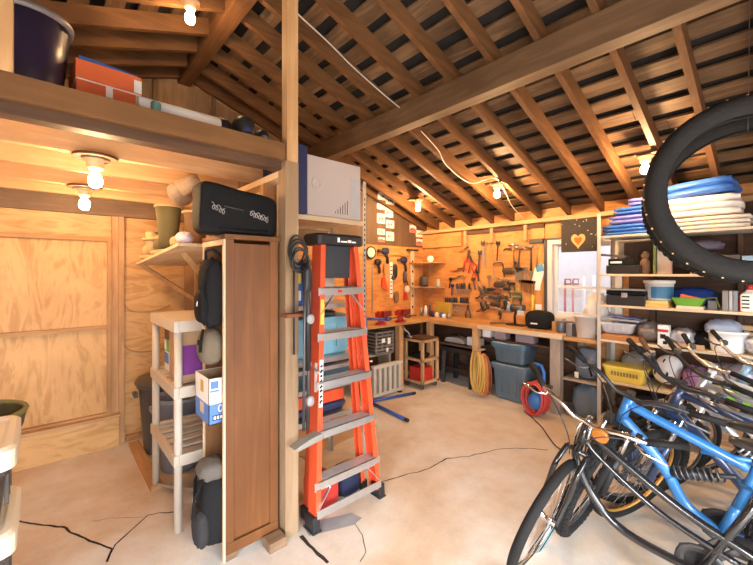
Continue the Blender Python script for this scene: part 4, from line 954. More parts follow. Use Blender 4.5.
# ---- on the bench ---------------------------------------------------------
def vise(label, y):
    t = thing('vise', label, 'vise', (-3.58, y, BT-.001), 0, 'red vises')
    part('body', red, t, lambda b: (b.lathe([(.075,0), (.075,.02), (.04,.04), (.045,.10)], n=16), b.bar((-.08,0,.12), (.10,0,.12), .07, .07), b.obox((.02,0,.155), (.05,.14,.05))), .004)
    part('jaw', plain('jaw_dark_red', (.22,.02,.02), .4), t, lambda b: (b.obox((.11,0,.15), (.04,.14,.07)), b.bar((.11,0,.09), (.17,0,.09), .05, .04)), .004)
    part('screw', dsteel, t, lambda b: (b.cyl((.12,0,.10), (.20,0,.10), .014), b.tube([(.19,-.12,.10), (.19,.12,.10)], .007, 6)))
vise('red bench vise on the left bench, farther one by the corner', 3.64)
vise('red bench vise on the left bench, nearer one by the rack', 3.28)
solo('clamp', steel, lambda b: (b.tube([(-3.49,3.60,BT-.05), (-3.42,3.58,.80), (-3.47,3.66,.78), (-3.42,3.66,.74), (-3.46,3.66,.72), (-3.38,3.66,.71)], .012, 6),), 'grey clamp hanging under the farther red vise', 'clamp')
can_cols = [steel, print_white, dsteel, navy, white, bluep, print_white, steel]
for i in range(8):
    u, v = 424+i*2.7, 313.5-(.0 if i > 2 else 1)
    x = -3.92+i*.075; h = [.12,.16,.20,.09,.07,.08,.06,.07][i]; r = [.024,.026,.022,.03,.03,.028,.032,.034][i]
    solo('can', can_cols[i], lambda b: b.lathe([(r,0), (r,h*.8), (r*.5,h*.9), (r*.5,h), (0,h)], (x, 4.46+.02*(i % 3), BT+.001), n=14), f"{['steel grey','slim white','tall dark','navy','short white','blue','squat white','squat grey'][i]} can in the bench corner, {ords[i]} from the left", 'can', 'cans in the bench corner')
solo('sanding_block_box', plain('mustard_card', (.55,.38,.06), .6), lambda b: b.obox((-3.62, 4.64, BT+.11), (.30,.05,.20), (0,0,R_(-5))), 'mustard yellow box standing at the bench corner back', 'box', bevel=.004)
lamp = thing('bench_grinder', 'black bench grinder on a stand by the window bench end', 'grinder', (-2.34, 4.52, BT+.001))
part('base', black, lamp, lambda b: b.box(-.12,.10,-.07,.07,0,.015), .003)
part('column', black, lamp, lambda b: b.tube([(-.03,0,.012), (-.035,0,.12), (-.01,0,.20)], .016, 8))
part('motor', dsteel, lamp, lambda b: (b.cyl((-.07,0,.22), (.09,0,.22), .05, n=16),))
part('wheel', greyp, lamp, lambda b: b.cyl((-.11,0,.22), (-.075,0,.22), .065, n=18))
part('guard', plain('guard_white', (.55,.55,.55), .4), lamp, lambda b: b.box(.03,.12,-.06,-.052,.14,.2))
lbl = thing('black_case', 'black rounded machine case on the bench below the window edge', 'case', (-2.04, 4.50, BT+.001))
part('body', blackfab, lbl, lambda b: b.blob((0,0,.10), (.16,.13,.115), 3.2, 22, 12, flatb=-.099))
part('badge', print_white, lbl, lambda b: b.box(-.05,.03,-.135,-.132,.06,.075))
boxes = [(-1.80,4.44,.10,.10,.11,hwood,'pale wooden block box on the bench end'), (-1.86,4.60,.13,.10,.13,plain('chart_cream', (.66,.52,.30), .6),'cream cardboard box behind the wooden block box')]
for x, y, w, d_, h, m, lab in boxes: solo('box', m, lambda b: b.box(x-w/2,x+w/2,y-d_/2,y+d_/2,BT+.001,BT+h), lab, 'box', bevel=.003)
solo('rail_bar', hdark, lambda b: b.tube([(-2.66,4.40,BT+.012), (-2.36,4.47,BT+.03)], .008, 6), 'thin dark rod lying on the bench left of the grinder', 'rod')
# small bench: buckets
BZ = .871
solo('bucket', plain('frost_plastic', (.66,.63,.58), .35), lambda b: b.lathe([(.085,0),(.09,.01),(.115,.22),(.125,.22),(.125,.245),(.112,.245),(.105,.225),(.085,.02),(0,.02)], (-1.475, 4.37, BZ), n=24), 'frosted white bucket on the window bench', 'bucket')
solo('jar', plain('smoke_jar', (.10,.11,.14), .3), lambda b: b.lathe([(.045,0),(.05,.01),(.05,.11),(.04,.13),(0,.13)], (-1.735, 4.36, BT+.001), n=16), 'dark glass jar at the bench end by the weathered post', 'jar')
solo('tin', plain('grey_tin', (.24,.25,.27), .4, .3), lambda b: b.box(-1.655,-1.60,4.30,4.46,BZ,BZ+.14), 'grey tin box left of the frosted bucket', 'tin', bevel=.004)
solo('plastic_bag', plain('white_bag', (.80,.79,.78), .45, bump=.4, scale=25), lambda b: b.blob((-1.44, 4.585, BZ+.24), (.12,.10,.22), 2.2, 24, 14, amp=.3, fr=6, seed=2, flatb=-.235), 'crumpled white plastic bag behind the frosted bucket', 'bag')
# ---- under the bench ---------------------------------------------------
tote('storage_tub', 'blue grey lidded storage tub under the bench, lower of the two', (-2.30, 4.40, .002), 0, .48, .42, .42, plain('slate_tub', (.095,.135,.165), .45), plain('slate_lid', (.10,.15,.19), .4), lidh=.055)
tote('storage_tub', 'blue grey lidded storage tub under the bench, upper of the two', (-2.31, 4.41, .452), 0, .46, .42, .232, plain('slate_tub'  , (.095,.135,.165), .45), plain('slate_blue_lid', (.07,.15,.23), .35), lidh=.055)
# extension cord coil: three cords hung on the post
ecm = [plain('cord_yellow', (.58,.36,.08), .5), plain('cord_orange', (.58,.18,.04), .5), plain('cord_brown', (.22,.07,.03), .5)]
for j, (m, lab) in enumerate(zip(ecm, ('yellow extension cord coiled on the bench post', 'orange extension cord coiled on the bench post', 'dark red hose coil hanging behind the yellow cord'))):
    b = MB()
    for i in range(6):
        P = []
        for k in range(28):
            a_ = 2*pi*k/28; P.append((.058*cos(a_)*(1+.09*sin(i*2+j)) + .014*i-.03+.015*j, .008*sin(i*3+a_)+.007*i-.02, (.245+.02*sin(i*1.3+j*2))*sin(a_)-.012*i-.02*j))
        b.tube(P, .0075, 6, closed=True)
    o = b.build('extension_cord', m, None, recentre=False); o.location = (-2.62, 4.04+.052*j, .36); tag(o, lab, 'cord', 'cords on the bench post')
solo('cord_hook', greyw[2], lambda b: b.box(-2.64,-2.60,4.0,4.194,.585,.60), 'wooden peg on the bench post holding the cord coils', 'peg')
# balance ball and red hose on the floor
solo('exercise_ball', plain('ball_blue', (.04,.16,.42), .45), lambda b: b.blob((-1.87, 4.03, .16), (.085,.07,.10), 2, 24, 14), 'blue ball inside the red hose coil on the floor', 'ball')
b = MB()
for i in range(5):
    P = [( (.115+.008*sin(i*2))*cos(2*pi*k/32)+.006*i-.02, .012*sin(2*pi*k/32*2+i)+.03*i-.06, (.165+.008*cos(i*3))*sin(2*pi*k/32)+.0*i) for k in range(32)]
    b.tube(P, .013, 7, closed=True)
o = b.build('hose', plain('hose_red', (.50,.05,.04), .45), None, recentre=False); o.location = (-1.87, 4.03, .19); tag(o, 'coiled red hose standing around the blue ball', 'hose')
tt2 = solo('pump', bluep, lambda b: (b.tube([(-1.83,4.14,.0), (-1.83,4.14,.46), (-1.86,4.14,.53), (-1.95,4.14,.545)], .018, 8),), 'bright blue curved pipe rising above the red hose', 'pipe')
cable('floor_cable', [(-2.0, 4.02, .02), W(540,425,Z=.008), W(548,436,Z=.008), W(556,446,Z=.008), W(566,452,Z=.008)], .005, black, 'thin black cable running on the floor towards the bikes')
# black low stool under bench shelf
st = thing('stool', 'black square stool under the bench shelf', 'stool', (-3.10, 4.42, 0))
part('seat', black, st, lambda b: b.box(-.27,.25,-.17,.2,.46,.52), .005)
for sx in (-1, 1):
    for sy in (-1, 1): part('leg', black, st, lambda b: b.bar((sx*.235-.01,sy*.15+.01,0), (sx*.215-.01,sy*.14+.01,.46), .05, .05))
for sy in (-1, 1): part('stretcher', black, st, lambda b: b.box(-.22,.20,sy*.14,sy*.14+.02,.20,.23))
# things on the bench shelves
iron = thing('tile_saw', 'grey power tool lying on the low bench shelf', 'power tool', (-3.19, 4.42, .576))
part('body', plain('tool_grey', (.42,.40,.37), .45), iron, lambda b: b.prism([(-.19,0), (.17,0), (.15,.05), (.03,.085), (-.16,.06)], (0,-.08,0), (1,0,0), (0,0,1), (0,.16,0)), .012)
part('handle', black, iron, lambda b: b.tube([(-.11,0,.06), (-.09,0,.105), (.02,0,.12), (.05,0,.075)], .013, 7))
solo('box', print_white, lambda b: b.box(-2.98,-2.87,4.34,4.44,.576,.69), 'small white box on the low bench shelf', 'box', bevel=.003)
solo('spray_can', plain('warm_white', (.55,.52,.48), .5), lambda b: b.lathe([(.055,0),(.06,.02),(.06,.14),(.03,.2),(.012,.24),(0,.24)], (-2.845, 4.45, .576), n=16), 'white tapered bottle at the end of the low bench shelf', 'bottle')
solo('box', print_white, lambda b: b.box(-2.69,-2.58,4.27,4.39,.736,.84), 'white box on the right hand bench shelf, at its left end', 'box', bevel=.003)
for i, (x, w, m, lab) in enumerate(((-2.44, .14, plain('drawer_mauve', (.32,.25,.27), .4), 'mauve grey small box on the right hand bench shelf, nearer the corner'), (-2.12, .22, plain('drawer_mauve2', (.28,.23,.26), .4), 'mauve grey wide box on the right hand bench shelf, nearer the window'))):
    solo('box', m, lambda b: b.box(x-w/2,x+w/2,4.26,4.40,.736,.83), lab, 'box', bevel=.004)
# wooden cart on casters
ct = thing('cart', 'open wooden cart on casters beside the bench corner', 'cart', (-3.46, 4.02, 0), R_(0))
cwm = joistw
for sx in (-1, 1):
    for sy in (-1, 1):
        part('post', cwm[2], ct, lambda b: b.box(sx*.17-.02,sx*.17+.02,sy*.17-.02,sy*.17+.02,.07,.66), .003)
        part('caster', dsteel, ct, lambda b: (b.cyl((sx*.15-.012,sy*.15,.03), (sx*.15+.012,sy*.15,.03), .03), b.box(sx*.15-.018,sx*.15+.018,sy*.15-.018,sy*.15+.018,.055,.075)))
for z in (.07, .37, .63): part('shelf', cwm[1], ct, lambda b: (b.box(-.15,.19,-.19,-.15,z,z+.035), b.box(-.15,.19,.15,.19,z,z+.035), b.box(.15,.19,-.15,.15,z,z+.035), b.box(-.18,.15,-.15,.15,z+.01,z+.022)), .002)
ct.location.x = -3.44; ct.location.y = 3.92; ct.scale = (.9, .9, 1)
solo('toolbox', red, lambda b: b.box(-3.56,-3.32,3.80,4.02,.093,.27), 'red metal toolbox on the lower shelf of the wooden cart', 'toolbox', bevel=.012)
solo('sander', blackfab, lambda b: b.blob((-3.44,3.9,.43), (.11,.12,.035), 3, 16, 8, amp=.2, fr=9), 'dark bundle of tools on the middle shelf of the cart', 'tool bundle')
solo('board_stack', darkw[0], lambda b: b.box(-3.59,-3.26,3.74,4.07,.667,.685), 'dark board lying on top of the wooden cart', 'board')
# left bench underside
mc = thing('milk_crate', 'grey slatted crate under the left bench', 'crate', (-3.74, 3.36, .50), 0)
part('body', plain('crate_grey', (.20,.19,.17), .6), mc, lambda b: ([b.box(.13,.15,-.16,.16,z,z+.022) for z in (0,.045,.09,.135,.18,.225,.27)], [b.box(-.15,.15,s*.16-.01,s*.16+.01,z,z+.022) for z in (0,.045,.09,.135,.18,.225,.27) for s in (-1,1)], [b.box(.132,.152,y-.01,y+.01,0,.29) for y in (-.15,-.05,.05,.15)], b.box(-.15,.15,-.16,.16,0,.01)))
part('label', print_white, mc, lambda b: (b.box(.1525,.154,-.06,.0,.15,.2), b.box(.1525,.154,.05,.10,.12,.2), b.box(.1525,.154,.02,.06,.02,.07)))
tb2 = thing('low_bench', 'low wooden step shelf under the left bench holding the crate', 'shelf', (-3.70, 3.36, 0))
part('top', greyw[1], tb2, lambda b: b.box(-.2,.06,-.42,.19,.47,.498), .003)
for y in (-.36, .15): part('leg', greyw[2], tb2, lambda b: b.box(-.18,.05,y-.02,y+.02,0,.469), .003)
hp = thing('radiator', 'pale slatted metal radiator on the floor under the left bench', 'radiator', (-3.46, 3.38, .0), R_(0))
rm = plain('radiator_cream', (.55,.51,.44), .45)
part('frame', rm, hp, lambda b: (b.box(-.03,.03,-.36,.16,.02,.06), b.box(-.03,.03,-.36,.16,.37,.41)), .004)
for k in range(6): part('fin', rm, hp, lambda b: b.box(-.025,.025,-.35+k*.088,-.35+k*.088+.045,.055,.375), .006)
part('foot', black, hp, lambda b: (b.box(-.05,.05,.08,.12,0,.02)))
# blue repair stand lying behind the ladder: two feet on the floor and its post
rs = thing('repair_stand', 'blue bike repair stand with two feet along the floor', 'stand', (0,0,0))
f0, f1, f2, f3 = W(366,402,Z=.02), W(412,393.5,Z=.02), W(364,399,Z=.02), W(405,419,Z=.02)
bs = plain('stand_blue', (.05,.11,.42), .3, .3)
rs.location = (f0.x, f0.y, 0)
off = V((f0.x, f0.y, 0))
part('foot', bs, rs, lambda b: b.cyl(f0-off, f1-off, .018, n=10)); part('foot', bs, rs, lambda b: b.cyl(f2-off, f3-off, .018, n=10))
part('end_cap', black, rs, lambda b: b.cyl(f1-off, f1-off+(f1-f0).normalized()*.05, .0195, n=10)); part('end_cap', black, rs, lambda b: b.cyl(f3-off, f3-off+(f3-f2).normalized()*.05, .0195, n=10))
top = W(367.5, 318, d=(f0.x*FX+f0.y*FY))
part('pole', bs, rs, lambda b: b.cyl((0,0,.0), (0,0,top.z), .017, n=10))
arm = W(386, 319.5, d=(f0.x*FX+f0.y*FY)+.1)
part('clamp_arm', bs, rs, lambda b: (b.cyl((0,0,top.z-.01), arm-off, .016, n=10), b.cyl(arm-off, arm-off+V((.02,.04,0)), .022, n=10)))
# ---- the window's picture and the garden tools outside -----------------
hp_ = W(579.5, 234.5, Y=YB-.06)
pic = thing('picture', 'square dark picture of an orange heart hung over the window top', 'picture', tuple(hp_))
part('board', plain('canvas_dark', (.055,.048,.042), .7, var=.3, scale=40), pic, lambda b: b.box(-.205,.205,-.012,.0,-.205,.205), .003)
hpoly = [( .115*(16*sin(t)**3)/17, .105*(13*cos(t)-5*cos(2*t)-2*cos(3*t)-cos(4*t))/17) for t in [2*pi*k/40 for k in range(40)]]
part('heart', plain('heart_gold', (.62,.42,.18), .6), pic, lambda b: b.prism([(x*.72, z*1.0) for x, z in hpoly], (-.01,-.0125,-.07), (1,0,0), (0,0,1), (0,-.004,0)))
part('heart', plain('heart_orange', (.70,.14,.03), .6), pic, lambda b: b.prism([(x*.4, z*.55) for x, z in hpoly], (-.01,-.0170,-.07), (1,0,0), (0,0,1), (0,-.003,0)), label='orange inner heart')
rnd = random.Random(3)
part('dots', print_white, pic, lambda b: [b.cyl((x, -.0125, z), (x, -.015, z), .005, n=6) for x, z in [(rnd.uniform(-.2,.19), rnd.uniform(-.19,.2)) for _ in range(22)] if abs(x+.03) > .10 or abs(z+.06) > .12])
for i, (u, v0, v1, m, lab, nm) in enumerate(((565, 284, 310, plain('handle_pinkred', (.55,.20,.18), .6), 'pale shovel seen through the window, leftmost', 'shovel'), (573, 284, 310, plain('handle_pink', (.60,.30,.28), .6), 'pink handled shovel seen through the window', 'shovel'), (584, 276, 312, print_white, 'white pole seen through the window, left of two', 'pole'), (594, 275, 312, print_white, 'white pole seen through the window, right of two', 'pole'))):
    a0, a1 = W(u, v0, Y=5.6), W(u, v1, Y=5.5)
    t = thing(nm, lab, nm, (a1.x, a1.y, -.12), 0, 'garden tools outside the window')
    part('shaft', m, t, lambda b: b.cyl((0,0,0), (a0.x-a1.x,a0.y-a1.y,a0.z+.12), .018, n=8))
    if i < 2: part('grip', m, t, lambda b: b.tube([(-.04,.1,a0.z+.12), (-.035,.1,a0.z+.19), (.035,.1,a0.z+.19), (.04,.1,a0.z+.12), (-.04,.1,a0.z+.12)], .014, 6))
solo('fence_rail', plain('fence_white', (.70,.68,.66), .7), lambda b: b.box(-3.2,-1.0,5.95,6.0,1.20,1.32), 'pale fence rail seen through the window behind the tools', 'rail')
# grey bag under the short bench
gb2 = thing('backpack', 'grey blue backpack on the low shelf under the window bench', 'backpack', (-1.47, 4.40, .421))
part('body', plain('bag_greyblue', (.15,.17,.20), .8, bump=.3, scale=30), gb2, lambda b: b.blob((0,0,.17), (.12,.11,.17), 2.8, 22, 14, amp=.12, fr=5, seed=7, flatb=-.169))
part('strap', blackfab, gb2, lambda b: b.tube([(-.06,-.10,.30), (-.02,-.13,.28), (.04,-.13,.20), (.08,-.12,.06)], .012, 6, flat=.5))
part('tag', cream, gb2, lambda b: b.box(-.09,-.05,-.125,-.12,.02,.08))
solo('duffel', plain('bag_dkblue', (.16,.22,.28), .8, bump=.3, scale=30), lambda b: b.blob((-1.46,4.38,.185), (.14,.12,.18), 3, 20, 12, amp=.15, fr=4, seed=11), 'dull blue bag on the floor under the window bench', 'bag')
# ================================================================== storage shelving on the right of the back wall
FY0, FY1, FX0, FX1 = 4.20, 4.66, -1.30, .95
creamw = plain('cream_upright', (.62,.57,.50), .45, .2)
edge = wood('shelf_edge_x', (.80,.68,.50), (.62,.48,.32), axis=0, knots=.1)
us = thing('shelving_unit', 'tall cream storage shelving with pale board shelves along the back wall', 'shelving', ((FX0+FX1)/2, 4.43, 0))
sx_, sy_ = (FX1-FX0)/2, .23
for x in (-sx_, 0.02, sx_):
    for sy in (-1, 1):
        if x == 0.02 and sy < 0: continue
        part('upright', creamw, us, lambda b: (b.box(x-.018, x+.018, sy*sy_-.002, sy*sy_+.002, 0, 2.17), b.box(x-.018, x-.014, sy*sy_-.002, sy*(sy_-.035), 0, 2.17)))
SZ = [1.945, 1.56, 1.25, .90, .49, .12]
for z in SZ: part('shelf', edge if z < 1.9 else plain('grey_shelf', (.50,.47,.42), .5, .2), us, lambda b: b.box(-sx_, sx_, -sy_+.003, sy_-.003, z-.022, z), .002)
def S(u, k, dy=.06): return W(u, 273, Y=FY0+dy).x
def sh_box(name, label, cat, u0, u1, k, h, m, dep=.25, dy=.03, z0=0, rz=0, bevel=.005, group=None, lid=None):
    x0, x1 = S(u0, k, dy), S(u1, k, dy); z = SZ[k]+.001+z0
    t = thing(name, label, cat, ((x0+x1)/2, FY0+dy+dep/2, z), R_(rz), group)
    w = x1-x0
    part('body', m, t, lambda b: b.box(-w/2, w/2, -dep/2, dep/2, 0, h), bevel)
    if lid: part('lid', lid, t, lambda b: b.box(-w/2-.006, w/2+.006, -dep/2-.006, dep/2+.006, h, h+.02), bevel)
    return t, w
def sh_blob(name, label, cat, u0, u1, k, h, m, dep=.3, dy=.03, z0=0, p=2.6, amp=.15, fr=6, seed=1, rz=0):
    x0, x1 = S(u0, k, dy), S(u1, k, dy); w = (x1-x0)/2; z = SZ[k]+.001+z0
    return solo(name, m, lambda b: b.blob(((x0+x1)/2, FY0+dy+dep/2, z+h/2*(1+amp)), (w, dep/2, h/2), p, 30, 16, amp=amp, fr=fr, seed=seed, flatb=-h/2*(1+amp)), label, cat)
# --- top: folded tarps and cloths
tarp = plain('tarp_blue', (.035,.14,.52), .42, bump=.5, scale=14); tarp2 = plain('tarp_violet', (.16,.18,.55), .45, bump=.5, scale=14)
clothw = plain('dust_sheet', (.72,.66,.58), .8, bump=.4, scale=14)
def folded(name, label, u0, u1, z0, h, m, dep=.38, dy=.02, seed=0, n=3):
    """a folded sheet: stacked soft layers joined along rounded folds"""
    x0, x1 = S(u0, 0, dy), S(u1, 0, dy); cx, w = (x0+x1)/2, (x1-x0)
    t = thing(name, label, 'tarp', (cx, FY0+dy+dep/2, SZ[0]+.001+z0), 0, 'folded sheets on the top shelf')
    def f(b):
        lay = h/n
        for i in range(n):
            b.blob((.012*sin(i*2+seed), .01*cos(i+seed), lay*(i+.5)), (w/2*(1-.03*((i+seed) % 2)), dep/2, lay*.62), 5, 32, 10, amp=.07, fr=5, seed=seed+i, flatb=-lay*.5)
    part('sheet', m, t, f)
    part('fold', m, t, lambda b: [b.tube([(-w/2*.97, -dep/2+.01, h/n*(i+.5)), (-w*.2, -dep/2-.006, h/n*(i+.45)), (w*.2, -dep/2-.003, h/n*(i+.55)), (w/2*.97, -dep/2+.01, h/n*(i+.5))], h/n*.36, 8, flat=1) for i in range(n)])
    return t
folded('folded_tarp', 'bright blue folded tarp on the top shelf, lowest of the left pile', 602, 652, 0, .10, tarp, seed=1)
folded('folded_tarp', 'violet blue folded tarp on the top shelf, second of the left pile', 609, 654, .106, .085, tarp2, seed=4, n=2)
folded('folded_tarp', 'blue folded tarp on the top shelf, third of the left pile', 613, 654, .197, .07, tarp, seed=7, n=2)
folded('folded_tarp', 'violet folded tarp on the top shelf, topmost of the left pile', 628, 656, .273, .07, tarp2, seed=9, n=2)
folded('folded_sheet', 'cream dust sheet folded on the top shelf, under the white one', 657, 752, 0, .11, clothw, seed=11, dy=.01)
folded('folded_sheet', 'white dust sheet folded on the top shelf under the large blue tarp', 662, 742, .118, .17, plain('dust_sheet_white', (.78,.75,.72), .8, bump=.4, scale=14), seed=13, n=3)
t = folded('folded_tarp', 'large blue tarp draped on the white dust sheet on the top shelf', 664, 738, .30, .13, tarp, seed=15, n=2); t.rotation_euler = (0, R_(-3), R_(-6))
# --- second shelf
t, w = sh_box('amplifier', 'black flat electronic case on the upper shelf by the upright', 'case', 606, 638, 1, .085, black, dep=.16)
part('panel', blackfab, t, lambda b: b.box(-.12,.10,-.07,.07,.086,.15), .006)
part('badge', print_white, t, lambda b: b.box(-.10,-.0,-.0725,-.071,.105,.125))
solo('board', plain('slate_board', (.10,.095,.09), .6), lambda b: b.obox((S(612,1)+.0, FY0+.12, SZ[1]+.185), (.24,.14,.022), (0, R_(7), 0)), 'dark tilted board lying on the black electronic case', 'board')
cb = thing('open_box', 'open fronted wooden box standing on the upper shelf', 'box', ((S(617,1,.2)+S(655,1,.2))/2, FY0+.30, SZ[1]+.001))
wd = (S(655,1,.2)-S(617,1,.2))/2
part('side', palew[2], cb, lambda b: b.box(-wd,-wd+.015,-.1,.1,0,.33)); part('side', plain('green_side', (.22,.27,.08), .5), cb, lambda b: b.box(wd-.015,wd,-.1,.1,0,.33))
part('top', palew[0], cb, lambda b: b.box(-wd,wd,-.1,.1,.33,.345)); part('back', darkw[2], cb, lambda b: b.box(-wd+.015,wd-.015,.085,.1,0,.33))
solo('figurine', plain('tan_figure', (.40,.22,.13), .7), lambda b: (b.lathe([(.03,0),(.05,.03),(.04,.12),(.02,.16)], (S(644,1,.25), FY0+.29, SZ[1]+.001)), b.blob((S(644,1,.25), FY0+.29, SZ[1]+.19), (.035,.03,.04))), 'tan small figure inside the open wooden box', 'figure')
sh_box('panel', 'pale upright panel on the upper shelf right of the wooden box', 'panel', 657, 672, 1, .32, plain('panel_pink', (.66,.55,.46), .5), dep=.03, dy=.25)
sh_box('box', 'brown cardboard box on the upper shelf behind the hanging tyre', 'box', 690, 714, 1, .19, card, dep=.28, dy=.08)
sh_box('box', 'dark boxes of parts on the upper shelf behind the hanging tyre', 'box', 722, 740, 1, .16, plain('dark_parts', (.09,.08,.08), .5, .5), dep=.28, dy=.06)
sh_box('tin', 'small red tin on the upper shelf in front of the dark box', 'tin', 722, 728, 1, .06, red, dep=.05, dy=.0)
sh_box('box', 'pale blue box on the upper shelf at the right edge', 'box', 742, 760, 1, .15, plain('pale_blue', (.22,.38,.55), .5), dep=.25, dy=.06)
sh_blob('cloth', 'violet grey bundle on the upper shelf under the white sheets', 'cloth', 676, 722, 1, .10, plain('violet_grey', (.16,.14,.20), .8, bump=.4), dep=.3, dy=.12, z0=.195)
# --- third shelf
t, w = sh_box('toolbox', 'long black toolbox on the middle shelf by the upright', 'toolbox', 606, 645, 2, .10, black, dep=.30, dy=.02)
part('lid', blackfab, t, lambda b: b.box(-w/2,w/2,-.15,.15,.104,.145), .006); part('latch', alu, t, lambda b: b.box(-.03,.02,-.156,-.15,.08,.125), .002)
sh_box('board', 'flat grey board on top of the long black toolbox', 'board', 605, 645, 2, .012, greyp, dep=.34, dy=.0, z0=.148)
t = thing('paint_bucket', 'white paint bucket with a blue label on the middle shelf', 'bucket', (S(659,2,.2), FY0+.20, SZ[2]+.06))
part('body', print_white, t, lambda b: b.lathe([(.10,0),(.105,.01),(.115,.16),(.125,.16),(.125,.19),(.11,.19),(.10,.165),(0,.165)], n=24))
part('label', plain('label_blue', (.05,.20,.36), .5), t, lambda b: b.prism([(.112*sin(a_), -.112*cos(a_)) for a_ in [R_(-20+i*10) for i in range(11)]] + [(.119*sin(a_), -.119*cos(a_)) for a_ in [R_(80-i*10) for i in range(11)]], (0,0,.02), (1,0,0), (0,1,0), (0,0,.11)))
solo('foam_board', plain('foam_yellow', (.72,.50,.15), .8), lambda b: b.box(S(640,2),S(669,2),FY0+.03,FY0+.36,SZ[2]+.001,SZ[2]+.030), 'yellow foam board lying under the paint bucket, lower of two', 'foam board', bevel=.003)
solo('foam_board', plain('foam_yellow2', (.76,.58,.22), .8), lambda b: b.box(S(641,2),S(668,2),FY0+.05,FY0+.36,SZ[2]+.031,SZ[2]+.059), 'yellow foam board lying under the paint bucket, upper of two', 'foam board', bevel=.003)
sh_blob('bag', 'deep blue sports bag at the back of the middle shelf', 'bag', 670, 716, 2, .17, plain('bag_deepblue', (.02,.06,.30), .6, bump=.4), dep=.26, dy=.17)
solo('tray', green, lambda b: b.rring([(.03,0),(.0,.07),(.012,.07),(.035,.012)], .24, .14, .03, (S(689,2,.1),FY0+.09,SZ[2]+.028)), 'green plastic tray on the middle shelf in front of the blue bag', 'tray')
solo('box', plain('box_vermilion', (.70,.14,.05), .5), lambda b: b.obox((S(690,2,.1), FY0+.09, SZ[2]+.092), (.13,.06,.05), (0,R_(14),0)), 'orange red small box lying in the green tray', 'box')
solo('cardboard_sheets', plain('pale_sheets', (.72,.62,.48), .8), lambda b: b.box(S(677,2),S(704,2),FY0+.01,FY0+.20,SZ[2]+.001,SZ[2]+.027), 'stack of pale cards under the green tray', 'cards', bevel=.002)
solo('strap', plain('olive_strap', (.10,.14,.03), .8), lambda b: b.tube([(S(702,2),FY0+.06,SZ[2]+.03),(S(706,2),FY0+.05,SZ[2]+.10),(S(716,2),FY0+.05,SZ[2]+.11),(S(720,2),FY0+.06,SZ[2]+.02)], .012, 6, flat=.5), 'olive webbing strap on the middle shelf beside the green tray', 'strap')
solo('tin', plain('tin_grey2', (.18,.18,.18), .4), lambda b: b.box(S(707,2),S(717,2),FY0+.09,FY0+.16,SZ[2]+.001,SZ[2]+.08), 'dark grey tin on the middle shelf by the olive strap', 'tin', bevel=.004)
for i, (u0, u1, m, l) in enumerate(((722, 728.5, plain('file_grey', (.22,.22,.23), .5), 'grey'), (729, 732.5, plain('file_pale', (.42,.42,.42), .5), 'pale grey'), (733, 737.5, plain('file_slate', (.20,.25,.30), .5), 'slate blue'))):
    sh_box('binder', f'{l} upright case in the row on the middle shelf at right', 'case', u0, u1, 2, .17, m, dep=.18, dy=.05, group='upright cases on the middle shelf')
t = thing('bottle', 'white jug with a red cap at the right end of the middle shelf', 'bottle', (S(750,2,.1), FY0+.09, SZ[2]+.001))
part('body', print_white, t, lambda b: b.rring([(.006,0),(0,.01),(0,.14),(.03,.17),(.032,.18)], .11, .08, .02)); part('cap', red, t, lambda b: b.cyl((0,0,.18),(0,0,.22),.02)); part('label', print_black, t, lambda b: [b.box(-.045,.0,-.0412,-.0402,z,z+.012) for z in (.03,.06,.09,.12)])
solo('bottle', red, lambda b: b.lathe([(.028,0),(.03,.01),(.03,.10),(.012,.13),(.012,.16),(0,.16)], (S(742.5,2,.1), FY0+.10, SZ[2]+.001), n=14), 'red small bottle left of the white jug', 'bottle')
# --- fourth shelf
clear = plain('clear_plastic', (.62,.63,.64), .25, bump=.1)
t = tote('storage_bin', 'frosted clear plastic box on the lower middle shelf by the upright', (S(619,3,.2), FY0+.25, SZ[3]+.055), 0, .36, .36, .14, clear, None)
solo('paper', plain('paper_violet', (.30,.30,.55), .6), lambda b: b.obox((S(624,3,.2), FY0+.22, SZ[3]+.222), (.26,.2,.006), (0,R_(4),R_(10))), 'violet blue papers lying on the frosted box', 'paper')
solo('paper', plain('paper_grey', (.40,.40,.41), .6), lambda b: b.obox((S(625,3,.2), FY0+.22, SZ[3]+.200), (.30,.24,.02), (0,R_(2),R_(-4))), 'grey stack of papers on the frosted box under the violet ones', 'paper')
solo('wood_board', plain('board_orange', (.50,.22,.07), .6), lambda b: b.box(S(602.5,3),S(640,3),FY0+.005,FY0+.42,SZ[3]+.001,SZ[3]+.05), 'orange brown wooden board on the lower middle shelf, under the frosted box', 'board', bevel=.003)
sh_blob('plastic_bundle', 'grey crumpled bundle on the lower middle shelf', 'bundle', 635, 660, 3, .17, plain('bundle_grey', (.26,.23,.21), .6, .4, bump=.6, scale=20), dep=.28, amp=.25, fr=9, dy=.05)
t, w = sh_box('box', 'white and red printed carton on the lower middle shelf', 'box', 657.5, 668.5, 3, .19, print_white, dep=.10, dy=-.0)
part('print', red, t, lambda b: b.box(-w/2+.001,w/2-.001,-.0515,-.05,.13,.155)); part('print', print_black, t, lambda b: b.box(-w/2+.02,w/2-.02,-.0515,-.05,.07,.11)); part('print', print_black, t, lambda b: b.box(-.0,w/2-.01,-.0515,-.05,.02,.05))
sh_blob('plastic_bag', 'crumpled clear plastic bag on the lower middle shelf', 'bag', 668, 693, 3, .14, plain('bag_clear', (.55,.54,.56), .3, .3, bump=.6, scale=30), dep=.25, amp=.3, fr=9, seed=4)
sh_box('board', 'tan wooden block on the lower middle shelf right of the plastic bag', 'board', 669, 704, 3, .045, plain('block_tan', (.55,.33,.17), .6), dep=.05, dy=-.025)
